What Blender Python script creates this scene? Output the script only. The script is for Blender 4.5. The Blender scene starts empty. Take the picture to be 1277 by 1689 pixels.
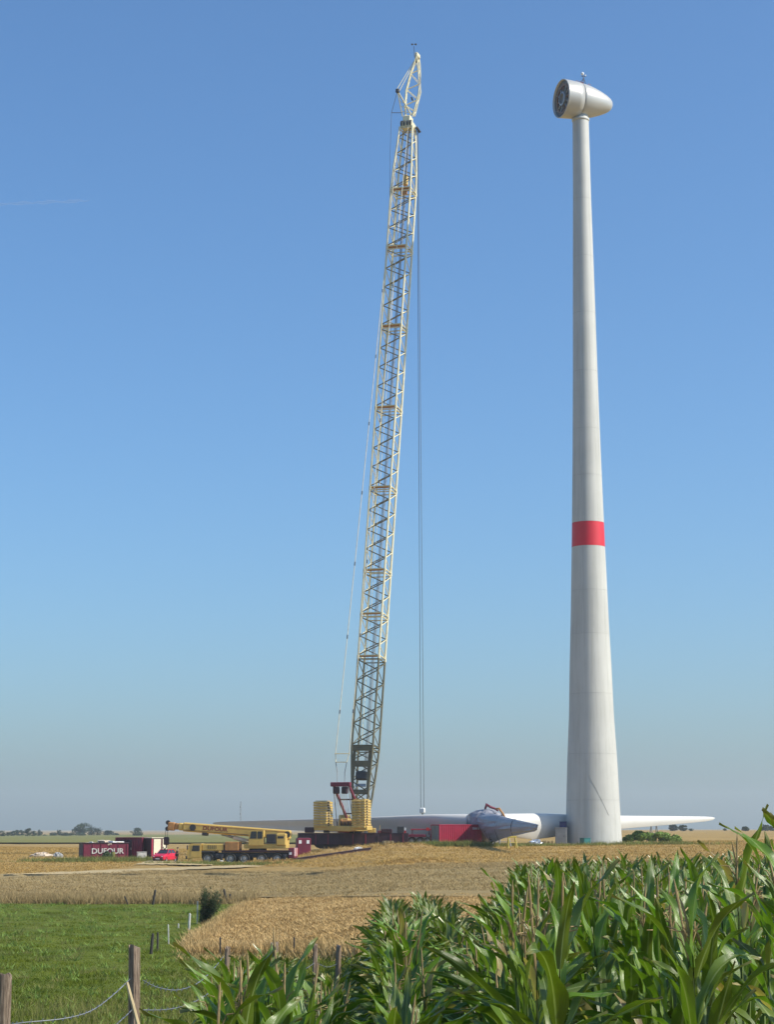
import bpy, math, random
import numpy as np
from mathutils import Vector, Matrix

random.seed(7)
rng = np.random.default_rng(11)
R = math.radians
scene = bpy.context.scene
COL = scene.collection

# ------------------------------------------------------------------ camera
F, CX, CY = 3091.0, 638.5, 844.5          # focal length and centre in photo pixels (1277 x 1689)
TH = math.atan(523.5 / F)                 # upward pitch
CT, ST = math.cos(TH), math.sin(TH)
EYE = 4.0
cam = bpy.data.cameras.new('camera')
cam.sensor_fit = 'VERTICAL'
cam.sensor_height = 24.0
cam.lens = 24.0 * F / 1689.0
cam.clip_start = 0.1
cam.clip_end = 40000
camo = bpy.data.objects.new('camera', cam)
camo.location = (0, 0, EYE)
camo.rotation_euler = (math.pi / 2 + TH, 0, 0)
COL.objects.link(camo)
scene.camera = camo

# ------------------------------------------------------------------ sky and sun
SUN_AZ, SUN_EL = -14.0, 41.0              # degrees, azimuth counted from +X
world = bpy.data.worlds.new('World')
scene.world = world
world.use_nodes = True
wn = world.node_tree
sky = wn.nodes.new('ShaderNodeTexSky')
sky.sky_type = 'NISHITA'
sky.sun_disc = False
sky.sun_elevation = R(SUN_EL)
sky.sun_rotation = R(90 - SUN_AZ)
sky.altitude = 0
sky.air_density = 1.08
sky.dust_density = 1.6
sky.ozone_density = 10.0
tint = wn.nodes.new('ShaderNodeMixRGB')
tint.blend_type = 'MULTIPLY'
tint.inputs['Fac'].default_value = 1.0
tint.inputs['Color2'].default_value = (0.92, 1.01, 0.985, 1)     # even camera white balance over the whole sky
wn.links.new(sky.outputs[0], tint.inputs['Color1'])
wn.links.new(tint.outputs[0], wn.nodes['Background'].inputs[0])
wn.nodes['Background'].inputs[1].default_value = 0.15
sun = bpy.data.lights.new('sun', 'SUN')
sun.energy = 4.8
sun.angle = R(0.53)
sun.color = (1.0, 0.93, 0.80)
suno = bpy.data.objects.new('sun', sun)
sd = Vector((math.cos(R(SUN_EL)) * math.cos(R(SUN_AZ)), math.cos(R(SUN_EL)) * math.sin(R(SUN_AZ)), math.sin(R(SUN_EL))))
suno.rotation_euler = sd.to_track_quat('Z', 'Y').to_euler()
suno.location = (60, -30, 80)
COL.objects.link(suno)
vs = scene.view_settings
vs.view_transform = 'Standard'
vs.look = 'None'
vs.exposure = 0.20
vs.gamma = 1.0
vs.use_curve_mapping = False

# ------------------------------------------------------------------ projection and terrain
def tanrow(py):
    return math.tan(math.atan((py - CY) / F) - TH)

LP = [(0.3, -1.7), (4, -1.9), (8, -2.55), (20, -2.95), (30, -3.35), (42, -3.75)] + \
     [(d, -d * tanrow(y)) for d, y in ((60, 1575), (80, 1528), (103, 1492), (150, 1452), (217, 1426), (240, 1414.5), (300, 1403), (450, 1393), (800, 1383.5))] + [(1500, -4.8), (6000, -4.8)]
RP = [(0.3, -1.7), (4, -1.9), (8, -2.45), (25, -2.8), (42, -3.0)] + \
     [(d, -d * tanrow(y)) for d, y in ((60, 1535), (103, 1470), (150, 1436), (217, 1403), (252, 1391.5), (300, 1384), (450, 1376))] + [(800, -0.8), (1500, -0.7), (6000, -0.7)]
_g = np.linspace(math.log(0.3), math.log(9000), 900)
def _tab(P):
    t = np.interp(_g, [math.log(p[0]) for p in P], [p[1] for p in P])
    k = np.hanning(25); k /= k.sum()
    return np.convolve(np.pad(t, 12, mode='edge'), k, mode='valid')
LT, RT = _tab(LP), _tab(RP)

def gz(x, y):
    x = np.asarray(x, float); y = np.asarray(y, float)
    yy = np.maximum(y, 0.5)
    px = CX + F * x / (np.maximum(yy, 8.0) * CT)
    u = np.clip((px - 400) / 280.0, 0, 1)
    t = u * u * (3 - 2 * u)
    ly = np.log(yy)
    z = np.interp(ly, _g, LT) * (1 - t) + np.interp(ly, _g, RT) * t
    b = 0.035 * np.sin(x * 0.9 + 1.3 * np.sin(y * 0.21)) * np.sin(y * 0.6 + 0.7 * np.sin(x * 0.37)) + 0.05 * np.sin(x * 0.23 + y * 0.11) * np.sin(y * 0.17)
    return EYE + z + b * np.clip((y - 3) / 12, 0, 1)

def gzf(x, y):
    return float(gz(x, y))

def at(px, py, d):
    u, v = (px - CX) / F, (CY - py) / F
    D = Vector((u, CT - v * ST, ST + v * CT))
    return Vector((0, 0, EYE)) + D * (d / D.y)

def proj(x, y, z):
    dep = y * CT + (z - EYE) * ST
    up = -y * ST + (z - EYE) * CT
    return CX + F * x / dep, CY - F * up / dep

def put(px, d, dz=0.0):
    x = (px - CX) / F * (d * CT)
    for _ in range(3):
        z = gzf(x, d)
        x = (px - CX) / F * (d * CT + (z - EYE) * ST)
    return Vector((x, d, gzf(x, d) + dz))

def hit(px, py):
    ds = np.exp(np.linspace(math.log(3), math.log(5000), 700))
    u, v = (px - CX) / F, (CY - py) / F
    D = (u, CT - v * ST, ST + v * CT)
    z = EYE + ds * D[2] / D[1]
    x = ds * D[0] / D[1]
    below = np.nonzero(z <= gz(x, ds))[0]
    if len(below) == 0:
        d = 5000.0
    else:
        i = below[0]
        lo, hi = ds[max(i - 1, 0)], ds[i]
        for _ in range(25):
            m = (lo + hi) / 2
            if EYE + m * D[2] / D[1] <= gzf(m * D[0] / D[1], m): hi = m
            else: lo = m
        d = hi
    x = d * D[0] / D[1]
    return Vector((x, d, gzf(x, d)))

# ------------------------------------------------------------------ mesh helpers
class MB:
    def __init__(s):
        s.v, s.f, s.uv = [], [], None
    def add(s, vs, fs):
        o = len(s.v)
        s.v += [tuple(p) for p in vs]
        s.f += [tuple(i + o for i in f) for f in fs]
        return s
    def box(s, c, d, M=None, taper=1.0):
        hx, hy, hz = d[0] / 2, d[1] / 2, d[2] / 2
        vs = []
        for z, k in ((-hz, 1.0), (hz, taper)):
            for x, y in ((-hx, -hy), (hx, -hy), (hx, hy), (-hx, hy)):
                p = Vector((x * k, y * k, z))
                if M is not None: p = M @ p
                vs.append(p + Vector(c))
        return s.add(vs, [(3, 2, 1, 0), (4, 5, 6, 7), (0, 1, 5, 4), (1, 2, 6, 5), (2, 3, 7, 6), (3, 0, 4, 7)])
    def cbox(s, c, d, b=0.03, M=None):
        hx, hy, hz = d[0] / 2, d[1] / 2, d[2] / 2
        b = min(b, hx * .45, hy * .45, hz * .45)
        def ring(x, y, z, k):
            q = []
            for sx, sy in ((1, 1), (-1, 1), (-1, -1), (1, -1)):
                a = (sx * (x - k), sy * y); bb = (sx * x, sy * (y - k))
                q += [bb, a] if sx * sy > 0 else [a, bb]
            return [(p[0], p[1], z) for p in q]
        rings = [ring(hx - b, hy - b, -hz, b * .3), ring(hx, hy, -hz + b, b), ring(hx, hy, hz - b, b), ring(hx - b, hy - b, hz, b * .3)]
        o = []
        for r in rings:
            for p in r:
                p = Vector(p)
                if M is not None: p = M @ p
                o.append(p + Vector(c))
        fs = []
        for i in range(3):
            for j in range(8):
                k = (j + 1) % 8
                fs.append((i * 8 + j, i * 8 + k, i * 8 + 8 + k, i * 8 + 8 + j))
        fs += [tuple(range(7, -1, -1)), tuple(range(24, 32))]
        return s.add(o, fs)
    def tube(s, p0, p1, r, n=6, r2=None):
        return s.path([p0, p1], [r, r if r2 is None else r2], n)
    def path(s, pts, rs, n=6):
        pts = [Vector(p) for p in pts]
        if not hasattr(rs, '__len__'): rs = [rs] * len(pts)
        o, fs = [], []
        for i, p in enumerate(pts):
            t = (pts[min(i + 1, len(pts) - 1)] - pts[max(i - 1, 0)]).normalized()
            a = t.cross(Vector((0, 0, 1)))
            if a.length < 1e-3: a = t.cross(Vector((1, 0, 0)))
            a.normalize(); b = t.cross(a)
            for k in range(n):
                q = 2 * math.pi * k / n
                o.append(p + (a * math.cos(q) + b * math.sin(q)) * rs[i])
        for i in range(len(pts) - 1):
            for k in range(n):
                m = (k + 1) % n
                fs.append((i * n + k, i * n + m, i * n + n + m, i * n + n + k))
        fs += [tuple(range(n - 1, -1, -1)), tuple(range((len(pts) - 1) * n, len(pts) * n))]
        return s.add(o, fs)
    def rings(s, rings, cap=True, closed=True):
        n = len(rings[0]); o = [p for r in rings for p in r]; fs = []
        for i in range(len(rings) - 1):
            for k in range(n if closed else n - 1):
                m = (k + 1) % n
                fs.append((i * n + k, i * n + m, i * n + n + m, i * n + n + k))
        if cap: fs += [tuple(range(n - 1, -1, -1)), tuple(range((len(rings) - 1) * n, len(rings) * n))]
        return s.add(o, fs)
    def lathe(s, prof, n=32, M=None, cap=True):
        rr = []
        for r, z in prof:
            ring = [Vector((r * math.cos(2 * math.pi * k / n), r * math.sin(2 * math.pi * k / n), z)) for k in range(n)]
            rr.append([M @ p for p in ring] if M is not None else ring)
        return s.rings(rr, cap)
    def prism(s, poly, y0, y1):
        n = len(poly)
        o = [(x, y0, z) for x, z in poly] + [(x, y1, z) for x, z in poly]
        fs = [tuple(range(n)), tuple(range(2 * n - 1, n - 1, -1))]
        for k in range(n):
            m = (k + 1) % n
            fs.append((k, n + k, n + m, m))
        return s.add(o, fs)
    def mesh(s, name, mat=None, smooth=False):
        me = bpy.data.meshes.new(name)
        me.from_pydata(s.v, [], s.f)
        if s.uv is not None:
            l = me.uv_layers.new(name='UVMap')
            idx = np.empty(len(me.loops), np.int32); me.loops.foreach_get('vertex_index', idx)
            l.data.foreach_set('uv', np.asarray(s.uv, np.float32)[idx].ravel())
        if mat: me.materials.append(mat)
        if smooth: me.polygons.foreach_set('use_smooth', [True] * len(me.polygons))
        me.update()
        return me

def np_mesh(name, verts, tris, mat, uv=None, smooth=False):
    me = bpy.data.meshes.new(name)
    nv, nt = len(verts), len(tris)
    k = tris.shape[1]
    me.vertices.add(nv); me.vertices.foreach_set('co', np.asarray(verts, np.float32).ravel())
    me.loops.add(nt * k); me.loops.foreach_set('vertex_index', np.asarray(tris, np.int32).ravel())
    me.polygons.add(nt)
    me.polygons.foreach_set('loop_start', np.arange(0, nt * k, k, dtype=np.int32))
    if smooth: me.polygons.foreach_set('use_smooth', np.ones(nt, bool))
    me.update(calc_edges=True)
    if uv is not None:
        l = me.uv_layers.new(name='UVMap')
        l.data.foreach_set('uv', np.asarray(uv, np.float32)[np.asarray(tris).ravel()].ravel())
    me.materials.append(mat)
    return me

def link(name, me, parent=None):
    o = bpy.data.objects.new(name, me)
    COL.objects.link(o)
    if parent is not None: o.parent = parent
    return o
def part(name, mb, mat, parent, smooth=False, label=None):
    o = link(name, mb.mesh(name, mat, smooth), parent)
    if label: o['label'] = label
    return o
def tag(o, label, cat, group=None):
    o['label'] = label; o['category'] = cat
    if group: o['group'] = group
    return o
def thing(name, label, cat, loc=(0, 0, 0), rz=0.0, group=None):
    o = bpy.data.objects.new(name, None)
    o.empty_display_size = 0.2
    o.location = loc; o.rotation_euler = (0, 0, rz)
    COL.objects.link(o)
    return tag(o, label, cat, group)
def solo(name, mb, mat, label, cat, group=None, loc=(0, 0, 0), rz=0.0, smooth=False):
    o = link(name, mb.mesh(name, mat, smooth))
    o.location = loc; o.rotation_euler = (0, 0, rz)
    return tag(o, label, cat, group)
def struct(name, me, kind='structure'):
    o = link(name, me); o['kind'] = kind
    return o
def lettering(name, body, size, mat, parent, M, depth=0.01, sx=1.0):
    cu = bpy.data.curves.new('font', 'FONT')
    cu.body = body; cu.size = size; cu.extrude = depth; cu.align_x = 'CENTER'; cu.align_y = 'CENTER'; cu.offset = size * 0.02
    cu.resolution_u = 3
    t = bpy.data.objects.new('tmp', cu); COL.objects.link(t)
    dg = bpy.context.evaluated_depsgraph_get()
    me = bpy.data.meshes.new_from_object(t.evaluated_get(dg))
    bpy.data.objects.remove(t)
    me.materials.clear(); me.materials.append(mat)
    me.transform(M @ Matrix.Diagonal((sx, 1, 1, 1)))
    o = link(name, me, parent)
    return o

# ------------------------------------------------------------------ materials
def new_mat(name):
    m = bpy.data.materials.new(name); m.use_nodes = True
    nt = m.node_tree
    return m, nt, nt.nodes['Principled BSDF']
def node(nt, t, **kw):
    n = nt.nodes.new(t)
    for k, v in kw.items(): setattr(n, k, v)
    return n
def ramp(nt, stops):
    r = nt.nodes.new('ShaderNodeValToRGB')
    e = r.color_ramp.elements
    while len(e) > len(stops): e.remove(e[-1])
    while len(e) < len(stops): e.new(0.5)
    for i, (p, c) in enumerate(stops):
        e[i].position = p; e[i].color = (c[0], c[1], c[2], 1)
    return r
def mat(name, col, rough=0.5, metal=0.0, var=0.15, scale=1.5, dirt=0.0, dirtcol=(0.12, 0.09, 0.06), bump=0.0, bscale=30, spec=0.5, obj_var=0.0):
    """painted / plain surface with tonal mottling, optional grime"""
    m, nt, b = new_mat(name)
    tc = node(nt, 'ShaderNodeTexCoord')
    n1 = node(nt, 'ShaderNodeTexNoise'); n1.inputs['Scale'].default_value = scale; n1.inputs['Detail'].default_value = 6
    nt.links.new(tc.outputs['Object'], n1.inputs['Vector'])
    lo = [max(0, c * (1 - var)) for c in col]; hi = [c * (1 + var) for c in col]
    r = ramp(nt, [(0.3, lo), (0.7, hi)])
    nt.links.new(n1.outputs['Fac'], r.inputs['Fac'])
    out = r.outputs['Color']
    if dirt > 0:
        n2 = node(nt, 'ShaderNodeTexNoise'); n2.inputs['Scale'].default_value = scale * 2.7; n2.inputs['Detail'].default_value = 8; n2.inputs['Roughness'].default_value = .65
        nt.links.new(tc.outputs['Object'], n2.inputs['Vector'])
        r2 = ramp(nt, [(0.52, (0, 0, 0)), (0.72, (dirt, dirt, dirt))])
        nt.links.new(n2.outputs['Fac'], r2.inputs['Fac'])
        mx = node(nt, 'ShaderNodeMixRGB'); mx.inputs['Color2'].default_value = (*dirtcol, 1)
        nt.links.new(r2.outputs['Color'], mx.inputs['Fac']); nt.links.new(out, mx.inputs['Color1'])
        out = mx.outputs['Color']
    if obj_var > 0:
        oi = node(nt, 'ShaderNodeObjectInfo')
        mr = node(nt, 'ShaderNodeMapRange'); mr.inputs['To Min'].default_value = 1 - obj_var; mr.inputs['To Max'].default_value = 1 + obj_var
        nt.links.new(oi.outputs['Random'], mr.inputs['Value'])
        hs = node(nt, 'ShaderNodeHueSaturation')
        nt.links.new(mr.outputs['Result'], hs.inputs['Value']); nt.links.new(out, hs.inputs['Color'])
        out = hs.outputs['Color']
    nt.links.new(out, b.inputs['Base Color'])
    b.inputs['Roughness'].default_value = rough
    b.inputs['Metallic'].default_value = metal
    b.inputs['Specular IOR Level'].default_value = spec
    if bump > 0:
        n3 = node(nt, 'ShaderNodeTexNoise'); n3.inputs['Scale'].default_value = bscale; n3.inputs['Detail'].default_value = 5
        nt.links.new(tc.outputs['Object'], n3.inputs['Vector'])
        bp = node(nt, 'ShaderNodeBump'); bp.inputs['Strength'].default_value = bump; bp.inputs['Distance'].default_value = 0.02
        nt.links.new(n3.outputs['Fac'], bp.inputs['Height']); nt.links.new(bp.outputs['Normal'], b.inputs['Normal'])
    return m
def field_mat(name, c1, c2, c3, s1=0.08, s2=1.2, s3=9.0, rough=0.9, trans=0.0, bump=0.6, stretch=(1, 1, 1)):
    """ground cover: large drifts between two colours, mid patches of a third, fine grain"""
    m, nt, b = new_mat(name)
    tc = node(nt, 'ShaderNodeTexCoord')
    mp = node(nt, 'ShaderNodeMapping'); mp.inputs['Scale'].default_value = stretch
    nt.links.new(tc.outputs['Object'], mp.inputs['Vector'])
    def noi(s, d=6, rg=.6):
        n = node(nt, 'ShaderNodeTexNoise'); n.inputs['Scale'].default_value = s; n.inputs['Detail'].default_value = d; n.inputs['Roughness'].default_value = rg
        nt.links.new(mp.outputs['Vector'], n.inputs['Vector']); return n
    a = noi(s1); r = ramp(nt, [(0.35, c1), (0.65, c2)]); nt.links.new(a.outputs['Fac'], r.inputs['Fac'])
    p = noi(s2, 8, .7); r2 = ramp(nt, [(0.45, (0, 0, 0)), (0.68, (.8, .8, .8))]); nt.links.new(p.outputs['Fac'], r2.inputs['Fac'])
    mx = node(nt, 'ShaderNodeMixRGB'); mx.inputs['Color2'].default_value = (*c3, 1)
    nt.links.new(r2.outputs['Color'], mx.inputs['Fac']); nt.links.new(r.outputs['Color'], mx.inputs['Color1'])
    g = noi(s3, 6, .75); r3 = ramp(nt, [(0.25, (.55, .55, .55)), (0.75, (1.45, 1.45, 1.45))]); nt.links.new(g.outputs['Fac'], r3.inputs['Fac'])
    mu = node(nt, 'ShaderNodeMixRGB', blend_type='MULTIPLY'); mu.inputs['Fac'].default_value = 1
    nt.links.new(mx.outputs['Color'], mu.inputs['Color1']); nt.links.new(r3.outputs['Color'], mu.inputs['Color2'])
    nt.links.new(mu.outputs['Color'], b.inputs['Base Color'])
    b.inputs['Roughness'].default_value = rough; b.inputs['Specular IOR Level'].default_value = 0.15
    if bump:
        bp = node(nt, 'ShaderNodeBump'); bp.inputs['Strength'].default_value = bump; bp.inputs['Distance'].default_value = 0.15
        nt.links.new(g.outputs['Fac'], bp.inputs['Height']); nt.links.new(bp.outputs['Normal'], b.inputs['Normal'])
    if trans > 0:
        tr = node(nt, 'ShaderNodeBsdfTranslucent'); nt.links.new(mu.outputs['Color'], tr.inputs['Color'])
        ms = node(nt, 'ShaderNodeMixShader'); ms.inputs['Fac'].default_value = trans
        nt.links.new(b.outputs[0], ms.inputs[1]); nt.links.new(tr.outputs[0], ms.inputs[2])
        nt.links.new(ms.outputs[0], nt.nodes['Material Output'].inputs['Surface'])
    return m

def corn_leaf_mat(name, c_lo, c_hi, obj_random=True):
    m, nt, b = new_mat(name)
    uvn = node(nt, 'ShaderNodeUVMap'); uvn.uv_map = 'UVMap'
    sp = node(nt, 'ShaderNodeSeparateXYZ'); nt.links.new(uvn.outputs['UV'], sp.inputs[0])
    # pale midrib
    d = node(nt, 'ShaderNodeMath', operation='SUBTRACT'); d.inputs[1].default_value = 0.5; nt.links.new(sp.outputs['X'], d.inputs[0])
    ab = node(nt, 'ShaderNodeMath', operation='ABSOLUTE'); nt.links.new(d.outputs[0], ab.inputs[0])
    rib = ramp(nt, [(0.0, (1, 1, 1)), (0.075, (0, 0, 0))]); nt.links.new(ab.outputs[0], rib.inputs['Fac'])
    # fine parallel veins
    wv = node(nt, 'ShaderNodeMath', operation='MULTIPLY'); wv.inputs[1].default_value = 120; nt.links.new(sp.outputs['X'], wv.inputs[0])
    sn = node(nt, 'ShaderNodeMath', operation='SINE'); nt.links.new(wv.outputs[0], sn.inputs[0])
    tc = node(nt, 'ShaderNodeTexCoord')
    nz = node(nt, 'ShaderNodeTexNoise'); nz.inputs['Scale'].default_value = 4.0; nz.inputs['Detail'].default_value = 5
    nt.links.new(tc.outputs['Object'], nz.inputs['Vector'])
    r = ramp(nt, [(0.3, c_lo), (0.7, c_hi)]); nt.links.new(nz.outputs['Fac'], r.inputs['Fac'])
    out = r.outputs['Color']
    if obj_random:
        oi = node(nt, 'ShaderNodeObjectInfo')
        mr = node(nt, 'ShaderNodeMapRange'); mr.inputs['To Min'].default_value = .7; mr.inputs['To Max'].default_value = 1.4
        nt.links.new(oi.outputs['Random'], mr.inputs['Value'])
        mr2 = node(nt, 'ShaderNodeMapRange'); mr2.inputs['To Min'].default_value = .485; mr2.inputs['To Max'].default_value = .51
        nt.links.new(oi.outputs['Random'], mr2.inputs['Value'])
        hs = node(nt, 'ShaderNodeHueSaturation'); nt.links.new(mr.outputs[0], hs.inputs['Value']); nt.links.new(mr2.outputs[0], hs.inputs['Hue']); nt.links.new(out, hs.inputs['Color'])
        out = hs.outputs['Color']
    # dry, yellowed tips
    tip = ramp(nt, [(0.86, (0, 0, 0)), (1.0, (.8, .8, .8))]); nt.links.new(sp.outputs['Y'], tip.inputs['Fac'])
    m0 = node(nt, 'ShaderNodeMixRGB'); m0.inputs['Color2'].default_value = (.26, .22, .07, 1)
    nt.links.new(tip.outputs['Color'], m0.inputs['Fac']); nt.links.new(out, m0.inputs['Color1'])
    m1 = node(nt, 'ShaderNodeMixRGB'); m1.inputs['Color2'].default_value = (.26, .33, .12, 1)
    nt.links.new(rib.outputs['Color'], m1.inputs['Fac']); nt.links.new(m0.outputs['Color'], m1.inputs['Color1'])
    nt.links.new(m1.outputs['Color'], b.inputs['Base Color'])
    b.inputs['Roughness'].default_value = 0.34; b.inputs['Specular IOR Level'].default_value = 0.6
    bp = node(nt, 'ShaderNodeBump'); bp.inputs['Strength'].default_value = 0.35; bp.inputs['Distance'].default_value = 0.002
    nt.links.new(sn.outputs[0], bp.inputs['Height']); nt.links.new(bp.outputs['Normal'], b.inputs['Normal'])
    tr = node(nt, 'ShaderNodeBsdfTranslucent')
    br = node(nt, 'ShaderNodeMixRGB', blend_type='MULTIPLY'); br.inputs['Fac'].default_value = 1; br.inputs['Color2'].default_value = (1.7, 1.9, .7, 1)
    nt.links.new(m1.outputs['Color'], br.inputs['Color1']); nt.links.new(br.outputs['Color'], tr.inputs['Color'])
    ms = node(nt, 'ShaderNodeMixShader'); ms.inputs['Fac'].default_value = 0.20
    nt.links.new(b.outputs[0], ms.inputs[1]); nt.links.new(tr.outputs[0], ms.inputs[2])
    nt.links.new(ms.outputs[0], nt.nodes['Material Output'].inputs['Surface'])
    return m

M = {}
M['ground'] = field_mat('stubble_ground', (0.334, 0.215, 0.071), (0.405, 0.267, 0.095), (0.220, 0.163, 0.056), s1=.05, s2=.35, s3=3.0, stretch=(1, .5, 1))
M['far_ground'] = field_mat('distant_fields', (.20, .20, .07), (.30, .24, .10), (.13, .14, .045), s1=.01, s2=.02, s3=.3, bump=0, stretch=(.4, 1.5, 1))
M['maize_far'] = field_mat('far_maize', (.17, .165, .04), (.22, .20, .055), (.12, .12, .03), s1=.03, s2=.1, s3=1.2, bump=.4)
M['meadow'] = field_mat('pasture_turf', (0.097, 0.125, 0.013), (0.142, 0.170, 0.020), (0.066, 0.089, 0.010), s1=.12, s2=.7, s3=5.0)
M['grass'] = field_mat('grass_blades', (0.122, 0.165, 0.013), (0.188, 0.226, 0.023), (0.081, 0.112, 0.011), s1=.15, s2=.9, s3=7.0, rough=.6, trans=.3, bump=0)
M['weeds'] = field_mat('weed_leaves', (.14, .18, .04), (.22, .24, .07), (.32, .27, .09), s1=.2, s2=1.0, s3=6, rough=.7, trans=.25, bump=0)
M['drygrass'] = field_mat('seeding_grass', (.19, .20, .06), (.27, .24, .09), (.12, .15, .035), s1=.4, s2=2, s3=9, rough=.8, trans=.25, bump=0)
M['track'] = field_mat('track_dust', (.44, .34, .18), (.52, .41, .23), (.36, .27, .13), s1=.3, s2=.6, s3=4)
M['wheat'] = field_mat('wheat_ears', (0.361, 0.268, 0.128), (0.431, 0.326, 0.158), (0.290, 0.216, 0.097), s1=.06, s2=.5, s3=6, trans=.15, bump=0)
M['wheat_bed'] = field_mat('wheat_straw', (0.334, 0.246, 0.110), (0.396, 0.295, 0.136), (0.264, 0.194, 0.084), s1=.08, s2=.8, s3=7, bump=1.0)
M['barley'] = field_mat('barley_ears', (0.504, 0.349, 0.151), (0.576, 0.412, 0.192), (0.396, 0.260, 0.100), s1=.15, s2=.8, s3=6, trans=.15, bump=0)
M['barley_bed'] = field_mat('barley_straw', (0.432, 0.287, 0.115), (0.504, 0.339, 0.140), (0.324, 0.209, 0.076), s1=.15, s2=.9, s3=6, bump=1.0)
M['straw'] = field_mat('cut_straw', (0.405, 0.258, 0.080), (0.484, 0.327, 0.109), (0.282, 0.189, 0.059), s1=.08, s2=.6, s3=6, trans=.1, bump=0)
M['soil'] = field_mat('maize_soil', (.09, .065, .04), (.13, .09, .055), (.06, .045, .03), s1=.3, s2=2, s3=9)
M['tower'] = mat('concrete_paint', (.52, .52, .48), .55, var=.05, scale=.25, dirt=.22, dirtcol=(.42, .42, .38), obj_var=.02)
def add_streaks(m, amt=.22):
    nt = m.node_tree; b = nt.nodes['Principled BSDF']; src = b.inputs['Base Color'].links[0].from_socket
    tc = node(nt, 'ShaderNodeTexCoord'); mp = node(nt, 'ShaderNodeMapping'); mp.inputs['Scale'].default_value = (1.6, 1.6, .035)
    nt.links.new(tc.outputs['Object'], mp.inputs['Vector'])
    n = node(nt, 'ShaderNodeTexNoise'); n.inputs['Scale'].default_value = 1.5; n.inputs['Detail'].default_value = 7; n.inputs['Roughness'].default_value = .7
    nt.links.new(mp.outputs['Vector'], n.inputs['Vector'])
    r = ramp(nt, [(.45, (1, 1, 1)), (.75, (1 - amt, 1 - amt, 1 - amt * 1.1))]); nt.links.new(n.outputs['Fac'], r.inputs['Fac'])
    mu = node(nt, 'ShaderNodeMixRGB', blend_type='MULTIPLY'); mu.inputs['Fac'].default_value = 1
    nt.links.new(src, mu.inputs['Color1']); nt.links.new(r.outputs['Color'], mu.inputs['Color2']); nt.links.new(mu.outputs['Color'], b.inputs['Base Color'])
add_streaks(M['tower'])
M['seam'] = mat('joint_sealant', (.40, .40, .37), .8)
M['band'] = mat('red_band_paint', (.62, .012, .03), .5, var=.06, scale=.4)
M['shell'] = mat('nacelle_gelcoat', (.50, .49, .45), .36, metal=.2, var=.05, scale=.6, dirt=.15, dirtcol=(.4, .38, .33))
M['blade'] = mat('blade_gelcoat', (.62, .61, .57), .35, var=.04, scale=.3, dirt=.12, dirtcol=(.45, .44, .4))
M['tarp'] = mat('grey_tarpaulin', (.27, .275, .31), .45, var=.15, scale=1.2, bump=.8, bscale=3)
M['dark'] = mat('dark_steel', (.03, .03, .035), .55, var=.3, scale=3)
M['steel'] = mat('bare_steel', (.32, .33, .34), .45, metal=.6, var=.2, scale=3)
M['statgrey'] = mat('stator_grey', (.09, .10, .105), .6, var=.35, scale=1.2)
M['copper'] = mat('copper_windings', (.22, .12, .08), .5, metal=.4, var=.3, scale=4)
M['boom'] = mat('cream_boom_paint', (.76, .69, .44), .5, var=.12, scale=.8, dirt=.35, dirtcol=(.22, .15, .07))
M['boomshade'] = mat('shadow_brown_braces', (.20, .165, .09), .6, var=.25, scale=1)  # shade on the rear and front face braces, put into their colour
M['boomdk'] = mat('olive_boom_lower', (.14, .125, .065), .6, var=.2, scale=.8, dirt=.5, dirtcol=(.05, .045, .03))  # darker olive tone for the lower boom sections and heel plates
M['yellow'] = mat('crane_yellow', (.58, .40, .11), .45, var=.1, scale=1.0, dirt=.35, dirtcol=(.25, .15, .05))
M['pale'] = mat('mobile_crane_paint', (.60, .40, .10), .42, var=.08, scale=1.2, dirt=.35, dirtcol=(.28, .18, .07))
M['orange'] = mat('rusty_orange', (.42, .20, .06), .6, var=.2, scale=2, dirt=.4, dirtcol=(.12, .06, .03))
M['maroon'] = mat('maroon_paint', (.16, .012, .035), .5, var=.2, scale=1.2, dirt=.4, dirtcol=(.04, .02, .02))
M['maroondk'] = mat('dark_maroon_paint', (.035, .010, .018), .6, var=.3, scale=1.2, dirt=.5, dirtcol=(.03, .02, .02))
M['red'] = mat('container_red', (.36, .012, .045), .5, var=.12, scale=1.0, dirt=.25, dirtcol=(.15, .03, .03))
M['greydoor'] = mat('grey_door_paint', (.22, .23, .23), .6, var=.15, dirt=.3)
M['cream'] = mat('cream_panels', (.74, .68, .50), .6, var=.06, dirt=.2, dirtcol=(.45, .38, .25))
M['white'] = mat('white_paint', (.78, .78, .76), .5, var=.05, scale=2, dirt=.15, dirtcol=(.5, .48, .42))
M['reflect'] = mat('red_reflector', (.55, .02, .02), .4)
M['rubber'] = mat('tyre_rubber', (.025, .024, .022), .8, var=.3, scale=5, dirt=.6, dirtcol=(.14, .11, .08))
M['glass'] = mat('cab_glass', (.03, .035, .04), .08, var=.1, spec=.8)
M['carred'] = mat('car_red', (.55, .015, .05), .25, var=.05)
M['rope'] = mat('wire_rope', (.10, .11, .12), .5, metal=.5, var=.2, scale=8)
M['rope2'] = mat('pale_pendant', (.60, .55, .40), .5, var=.2, scale=2)
M['lettr'] = mat('dark_red_letters', (.18, .015, .02), .5)
M['teal'] = mat('teal_paint', (.02, .17, .16), .5, var=.15, dirt=.3)
M['navy'] = mat('navy_paint', (.03, .035, .12), .5)
M['galv'] = mat('cabinet_grey', (.30, .30, .29), .6, var=.1, dirt=.3)
M['foil'] = mat('silver_sheet', (.55, .58, .62), .3, metal=.7, var=.2, scale=4, bump=1, bscale=6)
M['trestle'] = mat('trestle_yellow', (.45, .36, .06), .6, dirt=.4)
M['debris'] = mat('plasterboard_debris', (.55, .45, .34), .9, var=.4, scale=3)
M['wood'] = None
M['jacket'] = mat('dark_red_jacket', (.07, .015, .025), .8)
M['cloth'] = mat('dark_trousers', (.02, .025, .03), .9)
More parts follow.
